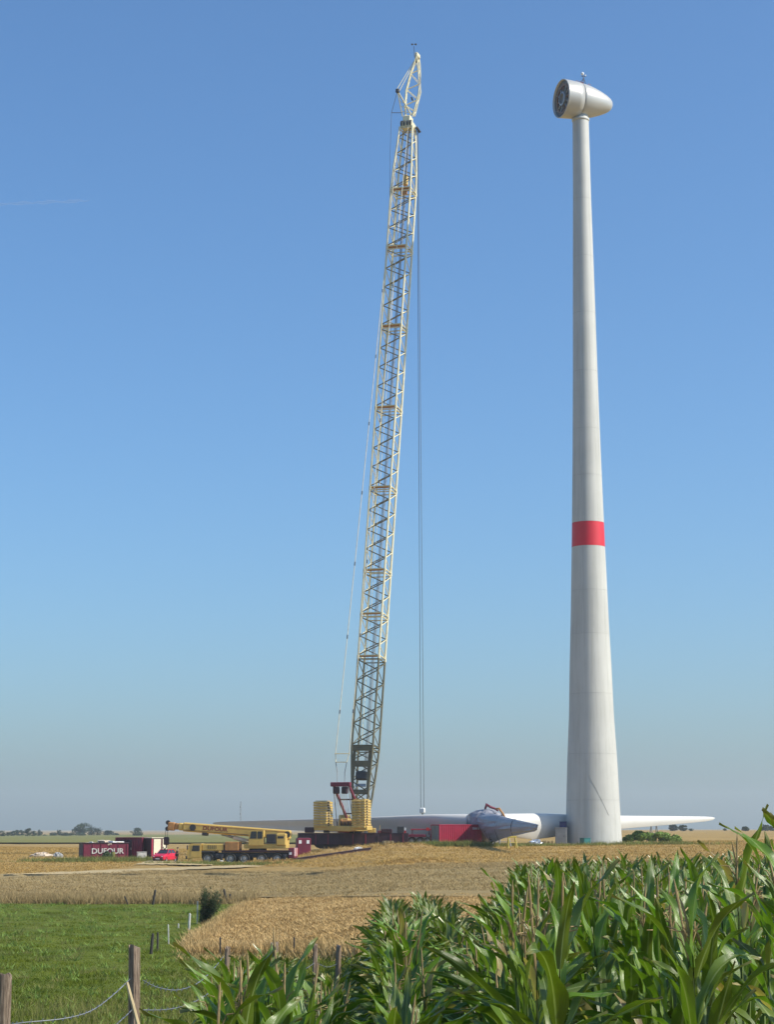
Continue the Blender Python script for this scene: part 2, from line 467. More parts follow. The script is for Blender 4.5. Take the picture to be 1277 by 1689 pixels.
M['skin'] = mat('skin', (.45, .27, .19), .6)
M['hair'] = mat('brown_hair', (.04, .025, .015), .7)
M['bark'] = mat('tree_bark', (.10, .08, .06), .9, var=.3, scale=4)
M['stalk'] = mat('maize_stalk', (.14, .20, .055), .5, var=.25, scale=6)
M['tassel'] = mat('maize_tassel', (.30, .215, .095), .8, var=.3, scale=20)
M['leaf'] = corn_leaf_mat('maize_leaf', (.058, .118, .008), (.14, .225, .018))
M['leaf_far'] = corn_leaf_mat('maize_leaf_field', (.068, .118, .012), (.155, .21, .026), False)
M['pole'] = mat('pale_cane', (.48, .38, .20), .8, var=.2, scale=6)
M['stake'] = mat('whitened_stake', (.52, .51, .47), .8, var=.2, scale=6)
M['darkstake'] = mat('dark_stake', (.045, .04, .035), .9, var=.3, scale=6)
M['sack'] = mat('white_sack', (.72, .71, .68), .8)
M['contrail'] = None

def wood_mat():
    m, nt, b = new_mat('weathered_post_wood')
    tc = node(nt, 'ShaderNodeTexCoord'); mp = node(nt, 'ShaderNodeMapping'); mp.inputs['Scale'].default_value = (1, 1, .07)
    nt.links.new(tc.outputs['Object'], mp.inputs['Vector'])
    n = node(nt, 'ShaderNodeTexNoise'); n.inputs['Scale'].default_value = 55; n.inputs['Detail'].default_value = 8; n.inputs['Roughness'].default_value = .7
    nt.links.new(mp.outputs['Vector'], n.inputs['Vector'])
    r = ramp(nt, [(.3, (.04, .028, .02)), (.45, (.20, .14, .095)), (.58, (.34, .255, .18)), (.72, (.48, .42, .34))])
    nt.links.new(n.outputs['Fac'], r.inputs['Fac']); nt.links.new(r.outputs['Color'], b.inputs['Base Color'])
    b.inputs['Roughness'].default_value = .9
    bp = node(nt, 'ShaderNodeBump'); bp.inputs['Strength'].default_value = .9; bp.inputs['Distance'].default_value = .02
    nt.links.new(n.outputs['Fac'], bp.inputs['Height']); nt.links.new(bp.outputs['Normal'], b.inputs['Normal'])
    return m
M['wood'] = wood_mat()
def tree_leaf_mat(name, lo, hi):
    return field_mat(name, lo, hi, [c * .6 for c in lo], s1=.25, s2=1.2, s3=4, rough=.6, trans=.25, bump=0)
M['tleaf'] = tree_leaf_mat('far_tree_leaves', (.03, .05, .022), (.055, .08, .032))
M['tleaf2'] = tree_leaf_mat('grey_tree_leaves', (.07, .10, .055), (.10, .13, .07))
M['bleaf'] = tree_leaf_mat('bush_leaves', (.17, .26, .055), (.24, .34, .075))
M['sleaf'] = tree_leaf_mat('shrub_leaves', (.045, .075, .03), (.08, .11, .045))
def contrail_mat():
    m, nt, b = new_mat('contrail_ice')
    b.inputs['Base Color'].default_value = (.9, .9, .9, 1); b.inputs['Roughness'].default_value = 1
    t = node(nt, 'ShaderNodeBsdfTransparent'); ms = node(nt, 'ShaderNodeMixShader'); ms.inputs['Fac'].default_value = .05
    nt.links.new(t.outputs[0], ms.inputs[1]); nt.links.new(b.outputs[0], ms.inputs[2]); nt.links.new(ms.outputs[0], nt.nodes['Material Output'].inputs['Surface'])
    return m
M['contrail'] = contrail_mat()

# ------------------------------------------------------------------ ground
def build_ground():
    ys = np.concatenate([np.linspace(-25, 3, 10), np.exp(np.linspace(math.log(4), math.log(9000), 190))])
    aa = np.concatenate([np.linspace(-1.6, -.26, 16)[:-1], np.linspace(-.26, .26, 105), np.linspace(.26, 1.6, 16)[1:]])
    A, Y = np.meshgrid(aa, ys)
    X = A * (np.maximum(Y, 0) + 18)
    Z = gz(X, Y)
    v = np.stack([X, Y, Z], -1).reshape(-1, 3)
    nr, nc = Y.shape
    i = np.arange(nr * nc).reshape(nr, nc)
    q = np.stack([i[:-1, :-1], i[:-1, 1:], i[1:, 1:], i[1:, :-1]], -1).reshape(-1, 4)
    return np_mesh('ground', v, q, M['ground'], smooth=True)
struct('ground', build_ground())

def patch(name, rows, mtl, dz=0.004, nx=60, sub=1, lift=0.0, jag=0.0, kind='structure', seed=0):
    """sheet draped on the terrain between rows of ground points given in photo pixels (left px, right px, py)"""
    rr = np.random.default_rng(seed)
    pts = []
    R2 = []
    for k in range(len(rows) - 1):
        a, b = rows[k], rows[k + 1]
        for s in range(sub):
            t = s / sub
            R2.append([a[j] + (b[j] - a[j]) * t for j in range(len(a))])
    R2.append(rows[-1])
    for row in R2:
        l, r_, p0 = row[0], row[1], row[2]
        p1 = row[3] if len(row) > 3 else p0
        line = []
        for k in range(nx + 1):
            t = k / nx
            h = hit(l + (r_ - l) * t, p0 + (p1 - p0) * t + rr.normal() * jag)
            line.append((h.x, h.y, h.z + dz + lift + 0.0005 * h.y))
        pts.append(line)
    v = np.array(pts).reshape(-1, 3)
    i = np.arange(len(v)).reshape(len(pts), nx + 1)
    q = np.stack([i[:-1, :-1], i[1:, :-1], i[1:, 1:], i[:-1, 1:]], -1).reshape(-1, 4)
    return struct(name, np_mesh(name, v, q, mtl, smooth=True), kind)

patch('meadow', [(-420, 700, 2300), (-420, 700, 1900), (-420, 760, 1720), (-420, 860, 1640), (-420, 900, 1578)], M['meadow'], nx=50, sub=5)
patch('meadow_end', [(-420, 345, 1580), (-420, 330, 1568), (-420, 325, 1560), (-420, 372, 1525), (-420, 410, 1491)], M['meadow'], dz=.010, nx=40, sub=5, jag=.4)
patch('maize_soil', [(420, 1500, 2300), (520, 1500, 1760), (560, 1500, 1640)], M['soil'], dz=.012, nx=30, sub=4)
patch('dirt_track', [(-420, 440, 1468, 1430.5), (-420, 400, 1460, 1428.2)], M['track'], dz=.02, nx=60, jag=.35)
patch('turning_place', [(222, 352, 1427.5, 1429), (238, 345, 1423, 1427), (252, 330, 1419.5, 1425)], M['track'], dz=.03, nx=30, sub=3, jag=.35)
patch('far_pasture', [(-420, 640, 1392), (-420, 640, 1388), (-420, 640, 1384), (-420, 600, 1380), (-420, 560, 1378.3)], M['maize_far'], dz=.1, nx=40, sub=3, jag=.05)

# ------------------------------------------------------------------ scattered blades
def in_poly(px, py, poly):
    ins = np.zeros(px.shape, bool)
    n = len(poly)
    for i in range(n):
        x0, y0 = poly[i]; x1, y1 = poly[(i + 1) % n]
        c = ((y0 > py) != (y1 > py)) & (px < (x1 - x0) * (py - y0) / (y1 - y0 + 1e-12) + x0)
        ins ^= c
    return ins
def spots(poly, n, dens_power=0.0):
    """n ground points inside a polygon given in photo pixels; uniform on the ground"""
    P = [hit(*p) for p in poly]
    x0, x1 = min(p.x for p in P), max(p.x for p in P); y0, y1 = min(p.y for p in P), max(p.y for p in P)
    out = np.zeros((0, 3)); k = 0
    while len(out) < n and k < 60:
        k += 1
        m = max(n, 2000)
        y = y0 + (y1 - y0) * rng.random(m) ** (1 + dens_power); x = rng.uniform(x0, x1, m)
        z = gz(x, y); px, py = proj(x, y, z)
        ok = in_poly(px, py, poly)
        out = np.vstack([out, np.stack([x, y, z], -1)[ok]])
    return out[:n]
def blades(P, per, h, w, spread, lean, hv=.35, base=0.0):
    """per triangles at each point: thin upright blades"""
    n = len(P)
    Q = np.repeat(P, per, 0); m = len(Q)
    off = rng.normal(0, spread, (m, 2)); Q = Q.copy(); Q[:, :2] += off
    H = (h if np.ndim(h) == 0 else np.repeat(h, per)) * (1 + rng.normal(0, hv, m)).clip(.35, 1.9)
    W = w * rng.uniform(.6, 1.4, m)
    a = rng.uniform(0, 2 * np.pi, m); L = rng.normal(0, lean, (m, 2)) * H[:, None]
    dx, dy = np.cos(a) * W / 2, np.sin(a) * W / 2
    v = np.zeros((m, 3, 3))
    v[:, 0] = Q; v[:, 0, 0] -= dx; v[:, 0, 1] -= dy
    v[:, 1] = Q; v[:, 1, 0] += dx; v[:, 1, 1] += dy
    v[:, :2, 2] += base
    v[:, 2] = Q; v[:, 2, :2] += L; v[:, 2, 2] += base + H
    return v.reshape(-1, 3)
def stuff(name, V, mtl, label=None, cat=None):
    me = np_mesh(name, V, np.arange(len(V)).reshape(-1, 3), mtl)
    o = struct(name, me, 'stuff')
    if label: o['label'] = label; o['category'] = cat
    return o

# pasture grass
near = [(-60, 1760), (700, 1760), (760, 1640), (640, 1578), (330, 1578), (316, 1562), (365, 1525), (404, 1492), (-60, 1492)]
P = spots(near, 52000, .35)
hf = .055 + .05 * (np.sin(P[:, 0] * 2.1 + 2 * np.sin(P[:, 1] * .7)) * np.sin(P[:, 1] * 1.3 + np.sin(P[:, 0]))).clip(0, 1)
V = blades(P, 5, hf, .028, .08, .7)
stuff('pasture_grass', V, M['grass'], 'short green pasture grass left of the ripe barley', 'grass')
P = spots(near, 350); V = blades(P, 26, .16, .022, .12, .6)
wd = spots(near, 520); wv = blades(wd, 16, .15, .05, .11, .8)
stuff('pasture_weeds', wv, M['bleaf'], 'darker leafy clumps scattered over the green pasture', 'weeds')
fr = spots([(-60, 1900), (560, 1900), (560, 1640), (330, 1640), (-60, 1668)], 1500); V2 = blades(fr, 6, .26, .014, .12, .35)
stuff('rough_grass', np.vstack([V, V2]), M['drygrass'], 'taller seeding grass along the wire fence', 'grass')

# standing crops: a bed of straw with ears above it
def crop(name, rows, poly, n, per, h, w, mbed, mear, label, cat, nx, edge_n=0, edge=None):
    bed = patch(name + '_straw', rows, mbed, lift=h * .55, nx=nx, sub=4, jag=.25, kind='stuff')
    bed['label'] = label.replace('ripe', 'straw bed under ripe'); bed['category'] = cat
    P = spots(poly, n)
    lump = np.sin(P[:, 0] * 1.9 + 1.7 * np.sin(P[:, 1] * .9)) * np.sin(P[:, 1] * 2.3 + 1.4 * np.sin(P[:, 0] * .8)) + .6 * np.sin(P[:, 0] * 4.7 + P[:, 1] * 1.1) * np.sin(P[:, 1] * 3.9)
    P = P.copy(); P[:, 2] += .09 * lump * h / .5
    V = blades(P, per, h * .28, w, .16, 1.0, base=h * .52)
    if edge:
        PE = spots(edge, edge_n); V = np.vstack([V, blades(PE, per, h * .9, w, .16, .38, .3)])
    return stuff(name + '_ears', V, mear, label, cat)
crop('wheat', [(-420, 1400, 1489), (-420, 1400, 1478), (-420, 1400, 1466), (-420, 1400, 1457), (-420, 1400, 1452, 1440), (-420, 1400, 1474, 1421)],
     [(-80, 1491), (1320, 1480), (1320, 1422), (700, 1430), (520, 1444), (250, 1442), (130, 1448), (-80, 1462)], 52000, 6, .46, .04,
     M['wheat_bed'], M['wheat'], 'dull brown ripe wheat standing beyond the pasture', 'wheat', 60, 9000, [(-80, 1493), (420, 1493), (420, 1486), (-80, 1486)])
crop('barley', [(334, 1100, 1572), (330, 1100, 1560), (372, 1100, 1527), (424, 1100, 1484)],
     [(322, 1575), (1000, 1575), (1000, 1485), (420, 1485), (318, 1562)], 32000, 7, .34, .045,
     M['barley_bed'], M['barley'], 'golden ripe barley strip between pasture and wheat', 'barley', 50, 5000,
     [(318, 1579), (960, 1579), (960, 1572), (345, 1571), (335, 1560), (412, 1500), (405, 1496), (314, 1560)])
P = spots([(300, 1586), (900, 1586), (900, 1574), (330, 1574), (325, 1560), (412, 1494), (392, 1492), (300, 1562)], 1500)
stuff('straw_margin', blades(P, 5, .16, .03, .15, .8), M['barley'], 'loose straw along the ragged barley edge', 'straw')
# cut straw and weeds round the machines
P = spots([(-80, 1458), (240, 1428), (620, 1432), (1320, 1418), (1320, 1384), (800, 1396), (520, 1402), (240, 1400), (-80, 1396)], 30000)
stuff('cut_straw', blades(P, 5, .16, .05, .22, .9), M['straw'], 'yellow cut straw lying over the stubble', 'straw')
V = []
for px, d, n, sx, sy, h in ((165, 226, 260, 3.2, 1.6, .5), (215, 228, 160, 2.5, 1.2, .45), (100, 224, 120, 3, 1.2, .3), (765, 234, 320, 2.2, .7, .55), (735, 236, 120, 1.6, .7, .5), (845, 238, 120, 3, .8, .35),
                            (1075, 246, 260, 5, 1.2, .4), (900, 240, 150, 6, 1.0, .3), (655, 238, 160, 3.5, 1.2, .4), (330, 214, 120, 3, .8, .35), (400, 210, 140, 3, .9, .35)):
    c = put(px, d)
    x = rng.normal(c.x, sx, n); y = rng.normal(c.y, sy, n)
    V.append(blades(np.stack([x, y, gz(x, y)], -1), 14, h, .06, .18, .45))
stuff('field_weeds', np.vstack(V), M['weeds'], 'green weeds growing round the containers and tower foot', 'weeds')
# lumpy straw banks thrown up by the site traffic
def straw_bank(px, d, L, W, H, rz, label):
    n, m = 26, 9
    c = put(px, d)
    v = []
    for i in range(n):
        for j in range(m):
            u, w_ = i / (n - 1) * 2 - 1, j / (m - 1) * 2 - 1
            lx, ly = u * L / 2, w_ * W / 2
            k = max(0, 1 - u * u) ** .5 * max(0, 1 - w_ * w_)
            x = c.x + lx * math.cos(rz) - ly * math.sin(rz); y = c.y + lx * math.sin(rz) + ly * math.cos(rz)
            hh = H * k * (.65 + .35 * math.sin(i * 1.7 + j) + .25 * random.random())
            v.append((x, y, gzf(x, y) - .03 + hh))
    ix = np.arange(n * m).reshape(n, m)
    q = np.stack([ix[:-1, :-1], ix[1:, :-1], ix[1:, 1:], ix[:-1, 1:]], -1).reshape(-1, 4)
    o = link('straw_bank', np_mesh('straw_bank', np.array(v), q, M['barley_bed'], smooth=True))
    tag(o, label, 'straw bank', 'banks of straw and earth round the machines')
    P = np.array(v)[np.random.default_rng(int(px)).integers(0, n * m, 420)]
    b = link('loose_straw', np_mesh('loose_straw', blades(P, 5, .22, .05, .25, .8), np.arange(420 * 15).reshape(-1, 3), M['straw']), o)
    b['kind'] = 'stuff'
straw_bank(585, 236, 13, 3.0, .55, .05, 'low straw bank in front of the crawler crane')
straw_bank(655, 232, 9, 2.6, .45, -.1, 'low straw bank before the maroon trailer')
straw_bank(440, 213, 7, 2.0, .42, .05, 'low straw heap beside the mobile crane wheels')
straw_bank(700, 170, 8, 1.4, .35, .15, 'small dark straw heap in the open wheat before the container')

# ------------------------------------------------------------------ wind turbine
def build_turbine():
    base = put(980, 252)
    t = thing('wind_turbine', 'tall white wind turbine tower with red band and bladeless nacelle', 'wind turbine', base)
    # outline of the tower read from the photograph: row, left edge, right edge
    prof = [(1391, 933, 1027), (1260, 935, 1018), (1180, 937.7, 1012), (1100, 938.8, 1008), (1020, 940.2, 1003), (903, 942.3, 997.5), (863, 943, 996),
            (760, 943.7, 991), (680, 943.7, 987.3), (580, 944.5, 984), (500, 944.5, 981.3), (400, 944.6, 977.5), (320, 944.6, 974.3), (200, 945, 971.8)]
    hs, rs = [], []
    for py, l, r in prof:
        p = at((l + r) / 2, py, 252)
        dep = 252 * CT + (p.z - EYE) * ST
        hs.append(p.z - base.z); rs.append((r - l) / 2 / F * dep * .995)
    hs[0] = -0.3
    rad = lambda h: float(np.interp(h, hs, rs))
    top = hs[-1]
    hrow = lambda py: at(970, py, 252).z - base.z
    cuts = [-.3] + [hrow(y) for y in (1320, 1244, 1145, 1047, 975, 903, 863, 786, 709, 614, 518, 425, 330)] + [top]
    for i in range(len(cuts) - 1):
        a, b = cuts[i], cuts[i + 1]
        pr = [(rad(a + (b - a) * k / 6), a + .02 + (b - a - .04) * k / 6) for k in range(7)]
        red = i == 6
        m = MB().lathe(pr, 64, cap=False)
        o = part('painted_band' if red else 'tower_section', m, M['band'] if red else M['tower'], t, True)
        if red: o['label'] = 'bright red band round the tower'
        if 0 < i:
            part('joint_ring', MB().lathe([(rad(a) - .012, a - .03), (rad(a) - .012, a + .03)], 64, cap=False), M['seam'], t, True)
    # inspection cable running slantwise near the foot
    pts = []
    for k in range(14):
        s = k / 13; h = hrow(1345) + (hrow(1278) - hrow(1345)) * s
        a = R(-62 - 42 * s)
        pts.append(((rad(h) + .02) * math.cos(a), (rad(h) + .02) * math.sin(a), h))
    part('cable', MB().path(pts, .014, 5), M['seam'], t)
    # collar
    part('collar', MB().lathe([(rad(top) + .02, top - .1), (rad(top) + .10, top + .05), (rad(top) + .10, top + .28), (rad(top) - .05, top + .34), (rad(top) - .1, top + 1.6)], 40), M['tower'], t, True)
    # nacelle, axis turned to the left and towards the camera
    az = R(200)
    zc = at(958, 167, 252).z - base.z
    ax = Vector((math.cos(az), math.sin(az), 0)); up = Vector((0, 0, 1)); sd_ = up.cross(ax)
    NM = Matrix((( *sd_, ), ( *up, ), ( *ax, ))).transposed().to_4x4()
    NM.translation = Vector((0, 0, zc))
    n = link('nacelle', MB().lathe([(2.40, .35), (2.50, .30), (2.50, .1), (2.44, -.4), (2.28, -1.2), (2.02, -2.1), (1.70, -3.0), (1.36, -3.8), (1.02, -4.4), (.72, -4.74), (.38, -4.92), (.02, -4.98)], 48, NM).mesh('nacelle', M['shell'], True), t)
    part('generator_ring', MB().lathe([(2.44, .40), (2.55, .42), (2.64, 1.2), (2.70, 2.2), (2.71, 2.75)], 56, NM, False), M['shell'], n, True)
    part('rim', MB().lathe([(2.71, 2.76), (2.75, 2.80), (2.75, 3.02), (2.69, 3.06), (2.62, 3.0), (2.58, 2.7)], 56, NM, False), M['shell'], n, True)
    part('gap_ring', MB().lathe([(2.40, .30), (2.40, .45)], 48, NM, False), M['dark'], n, True)
    part('stator_disc', MB().lathe([(2.60, 2.75), (2.3, 2.65), (1.2, 2.3), (.02, 2.3)], 48, NM, False), M['statgrey'], n)
    for k in range(12):
        a = 2 * math.pi * k / 12
        p0 = NM @ Vector((.75 * math.cos(a), .75 * math.sin(a), 2.55)); p1 = NM @ Vector((2.35 * math.cos(a), 2.35 * math.sin(a), 2.6))
        part('spoke', MB().tube(p0, p1, .13, 6), M['steel'] if k % 3 else M['copper'], n)
    part('axle_flange', MB().lathe([(1.0, 2.35), (1.0, 2.9), (.75, 2.95), (.72, 2.6), (.02, 2.6)], 32, NM), M['steel'], n)
    part('winding_ring', MB().lathe([(2.1, 2.4), (2.1, 2.75), (1.85, 2.75), (1.85, 2.4)], 40, NM, False), M['copper'], n)
    # weather mast and lamps on the roof
    def top_at(s): return NM @ Vector((0, float(np.interp(s, [-4.9, -3.8, -2.1, -.4, .3, 2.7], [0, 1.48, 2.15, 2.47, 2.5, 2.7])), s))
    b0 = top_at(-.55)
    mast = part('weather_mast', MB().tube(b0 - up * .1, b0 + up * 1.5, .06, 6).tube(top_at(-1.05) - up * .1, b0 + up * 1.3, .045, 5).tube(top_at(.25) - up * .1, b0 + up * .95, .045, 5).tube(b0 + up * 1.35 + ax * .35, b0 + up * 1.35 - ax * .35, .04, 5), M['dark'], n)
    part('anemometer', MB().lathe([(.05, 0), (.2, .08), (.24, .24), (.15, .42), (.02, .5)], 12, Matrix.Translation(b0 + up * 1.5 + ax * .12)), M['white'], mast, True)
    part('wind_vane', MB().lathe([(.03, 0), (.11, .06), (.11, .18), (.02, .24)], 10, Matrix.Translation(b0 + up * 1.4 - ax * .33)), M['white'], mast, True)
    for s in (1.5, .9, .1):
        part('warning_lamp', MB().lathe([(.10, -.1), (.10, .12), (.08, .26), (.02, .32)], 10, Matrix.Translation(top_at(s))), M['reflect'] if s < 1 else M['white'], n, True)
    for s in (.55, -.05, -1.3):
        part('roof_rail', MB().tube(top_at(s) - up * .1, top_at(s) + up * .5, .035, 5).tube(top_at(s) + up * .48, top_at(s - .45) + up * .45, .03, 5), M['orange'], n)
    part('roof_hatch', MB().cbox(top_at(-.05) + up * .05, (.9, .8, .28), .06), M['maroon'], n)
    part('yaw_bracket', MB().cbox(NM @ Vector((0, -2.35, .9)), (.5, .5, .35), .05), M['dark'], n)
build_turbine()

# small things at the tower's foot
def cabinet(name, px, d, w, dp, h, rz, mtl, label, cat, z0=0.0, lid=None):
    b = put(px, d, z0)
    t = thing(name, label, cat, b, rz)
    part('housing', MB().cbox((0, 0, h / 2), (w, dp, h), .03), mtl, t)
    part('lid', MB().cbox((0, 0, h + .03), (w + .08, dp + .08, .055), .02), lid or mtl, t)
    part('door', MB().box((0, -dp / 2 - .012, h * .48), (w * .8, .018, h * .8)), mtl, t)
    part('handle', MB().box((w * .28, -dp / 2 - .035, h * .5), (.04, .03, .18)), M['dark'], t)
    return t
cabinet('transformer_cabinet', 927, 250, 1.5, 1.5, 2.15, R(-12), M['galv'], 'grey metal cabinet against the shaded side of the tower', 'cabinet')
cabinet('switch_box', 930, 250.2, .85, .9, .7, R(-12), M['navy'], 'dark blue box on top of the grey cabinet beside the tower', 'box', 2.22)
cabinet('generator_box', 966, 246.5, 1.05, 1.0, .85, R(28), M['teal'], 'small teal box at the front of the tower foot', 'box', 0.0, M['teal'])
def crumple(name, px, d, sx, sy, sz, mtl, label, cat, seed, n=16, m=8):
    r = random.Random(seed); b = put(px, d)
    rings = []
    for j in range(m + 1):
        a = math.pi / 2 * j / m
        rings.append([Vector((sx / 2 * math.cos(a) * math.cos(2 * math.pi * k / n), sy / 2 * math.cos(a) * math.sin(2 * math.pi * k / n), sz * math.sin(a))) * (.8 + .4 * r.random()) + Vector((0, 0, -.03)) for k in range(n)])
    return solo(name, MB().rings(rings), mtl, label, cat, loc=b)
crumple('silver_sheet', 884, 243, 2.0, 1.2, .75, M['foil'], 'crumpled silver sheeting on the straw between rotor and tower', 'sheeting', 3)
crumple('white_sack', 592, 233, 1.3, .8, .35, M['sack'], 'white sack lying on straw before the crawler crane', 'sack', 5)

# ------------------------------------------------------------------ rotor on the ground
def build_rotor():
    D = 246.0
    c = put(803, D)
    t = thing('rotor', 'three bladed white rotor lying on the ground with grey wrapped hub', 'rotor', c)
    zc = at(803, 1357, D).z - c.z
    st = [(1.0, 2.0, 1.0), (1.8, 2.05, .95), (3.0, 2.6, .72), (5.0, 3.2, .50), (7.5, 3.45, .36), (10, 3.2, .30), (14, 2.65, .26), (19, 2.15, .23), (25, 1.7, .2), (31, 1.3, .18), (36, .95, .17), (39, .7, .16), (40.5, .45, .15), (41, .12, .15)]
    N = 28
    def sec(s, ch, tr):
        ring = []
        k = min(1, max(0, (s - 1.5) / 4))
        for i in range(N):
            q = 2 * math.pi * i / N
            # round root, wing section outboard; c runs down the chord, e across it
            cc, cs = -math.cos(q) * ch / 2, math.sin(q) * ch / 2 * tr
            x = (1 - math.cos(q)) / 2
            yt = 5 * tr * (.2969 * x ** .5 - .126 * x - .3516 * x * x + .2843 * x ** 3 - .1036 * x ** 4) * ch
            ac = (x - .33) * ch
            ae = (yt if math.sin(q) >= 0 else -yt) + (.055 * 4 * x * (1 - x) - .16 * max(0, x - .62)) * ch * -1
            cw = cc * (1 - k) + ac * k; e = cs * (1 - k) + ae * k
            ring.append(Vector((s, e, -cw)))
        return ring
    blade_mesh = MB().rings([sec(*a) for a in st]).mesh('blade', M['blade'], True)
    for ang, tilt in ((154.8, .0), (34.8, 1.05), (-85.2, -.75)):
        b = link('blade', blade_mesh, t)
        b.location = (0, 0, zc); b.rotation_euler = (R(-13), -R(tilt), R(ang))
        if ang > 0 and ang < 90:
            part('strap', MB().rings([[Vector((19.4, 0, 0)) + (p - Vector((19.4, 0, 0))) * 1.03 for p in sec(19.2, 2.14, .24)], [Vector((19.7, 0, 0)) + (p - Vector((19.7, 0, 0))) * 1.03 for p in sec(19.7, 2.1, .24)]], False), M['orange'], b)
    # tarpaulin-wrapped hub, faceted like cloth pulled over flanges
    r = random.Random(4); rings = []
    for z, rad_ in ((-2.5, 1.55), (-2.0, 1.75), (-1.0, 2.05), (0, 2.15), (.7, 2.05), (1.2, 1.7), (1.55, 1.05), (1.68, .5)):
        ring = []
        for k in range(27):
            a = 2 * math.pi * k / 27
            lobe = .45 * max(0, math.cos(3 * (a - R(34.8)))) ** 1.5 * (1 if z > -2.2 else .4)
            ring.append(Vector(((rad_ + lobe) * math.cos(a), (rad_ + lobe) * math.sin(a), zc + z)) * 1 + Vector((r.uniform(-.07, .07), r.uniform(-.07, .07), r.uniform(-.06, .06))))
        rings.append(ring)
    part('hub_wrapping', MB().rings(rings), M['tarp'], t)
    # sleeve of tarpaulin over the root of the near blade
    rings = []
    for s, ch, tr in ((1.2, 2.5, 1.0), (3, 2.9, .85), (5.5, 3.4, .6), (8.5, 3.4, .45), (11.5, 3.05, .36), (14.5, 2.65, .30), (19, 2.2, .26), (25, 1.75, .23), (31, 1.36, .21), (36, 1.02, .20), (39, .78, .2), (40.6, .52, .2)):
        ring = []
        for p in sec(s, ch * 1.04, tr * 1.1):
            ring.append(Vector((p.x + r.uniform(-.1, .1), p.y * 1.06 + r.uniform(-.05, .05), p.z + r.uniform(-.05, .05))))
        rings.append(ring)
    sl = part('blade_wrapping', MB().rings(rings, False), M['tarp'], t)
    sl.location = (0, 0, zc); sl.rotation_euler = (R(-13), R(.75), R(-85.2))
    for s_, ch_, tr_ in ((6.5, 3.36, .45), (13.0, 2.8, .29), (24, 1.8, .22)):
        ring = [Vector((s_, p.y * 1.1, p.z * 1.03)) for p in sec(s_, ch_ * 1.05, tr_ * 1.18)]
        tr = part('tie_rope', MB().path(ring + [ring[0]], .035, 5), M['dark'], t)
        tr.location = (0, 0, zc); tr.rotation_euler = (R(-13), R(.75), R(-85.2))
    for ang in (154.8, 34.8):
        fl = part('root_flange', MB().lathe([(1.0, 2.2), (1.2, 2.2), (1.2, 2.32), (1.0, 2.32)], 32, Matrix.Rotation(R(90), 4, 'Y')), M['steel'], t)
        fl.location = (0, 0, zc); fl.rotation_euler = (0, 0, R(ang))
    b = MB()
    b.path([(-.2, -.9, zc + 1.75), (.0, -.8, zc + 2.3), (.5, -.8, zc + 2.0), (1.1, -.8, zc + 1.8), (1.5, -.8, zc + 1.5)], [.14, .24, .16, .15, .1], 8)
    part('lifting_shackle', b, M['maroon'], t, True)
    part('lifting_strap', MB().path([(1.2, -1.2, zc + 1.75), (1.6, -1.4, zc + 1.8), (2.1, -1.5, zc + 1.1), (2.3, -1.4, zc + .6)], [.14, .16, .15, .12], 6), M['orange'], t, True)
    return c, zc
rc, rz_ = build_rotor()

def trestle(px, d, w, h, rz, mtl, label):
    t = thing('trestle', label, 'trestle', put(px, d), rz, 'trestles under the rotor')
    for sx in (-1, 1):
        part('leg', MB().tube((sx * w * .5, -.5, -.05), (sx * w * .35, 0, h), .07, 6), mtl, t)
        part('leg', MB().tube((sx * w * .5, .5, -.05), (sx * w * .35, 0, h), .07, 6), mtl, t)
    part('beam', MB().cbox((0, 0, h), (w, .25, .2), .03), mtl, t)
    part('tie', MB().tube((-w * .43, -.25, h * .5), (w * .43, -.25, h * .5), .045, 6), mtl, t)
trestle(845, 226, 1.1, 1.35, .2, M['trestle'], 'yellow steel trestle under the near rotor blade')
trestle(833, 236, 1.5, 1.2, .1, M['greydoor'], 'grey steel trestle just behind the yellow one')
trestle(1080, 266, 1.2, 2.5, .5, M['galv'], 'tall grey trestle under the blade right of the tower')
def pump_cart():
    t = thing('pump_cart', 'small black pump on two wheels right of the red container', 'pump cart', put(813, 238), R(10))
    part('tank', MB().cbox((0, 0, 1.1), (.75, .6, .8), .12), M['dark'], t)
    part('frame', MB().cbox((0, 0, .6), (.85, .5, .12), .02).tube((.4, 0, .6), (.9, 0, .9), .03), M['steel'], t)
    for s in (-1, 1):
        w = part('wheel', MB().lathe([(.12, -.06), (.3, -.07), (.33, 0), (.3, .07), (.12, .06)], 14, Matrix.Translation((0, s * .34, .32)) @ Matrix.Rotation(R(90), 4, 'X')), M['rubber'], t)
        part('rim', MB().lathe([(.02, -.075), (.14, -.075), (.14, .075), (.02, .075)], 10, Matrix.Translation((0, s * .34, .32)) @ Matrix.Rotation(R(90), 4, 'X')), M['white'], w)
pump_cart()

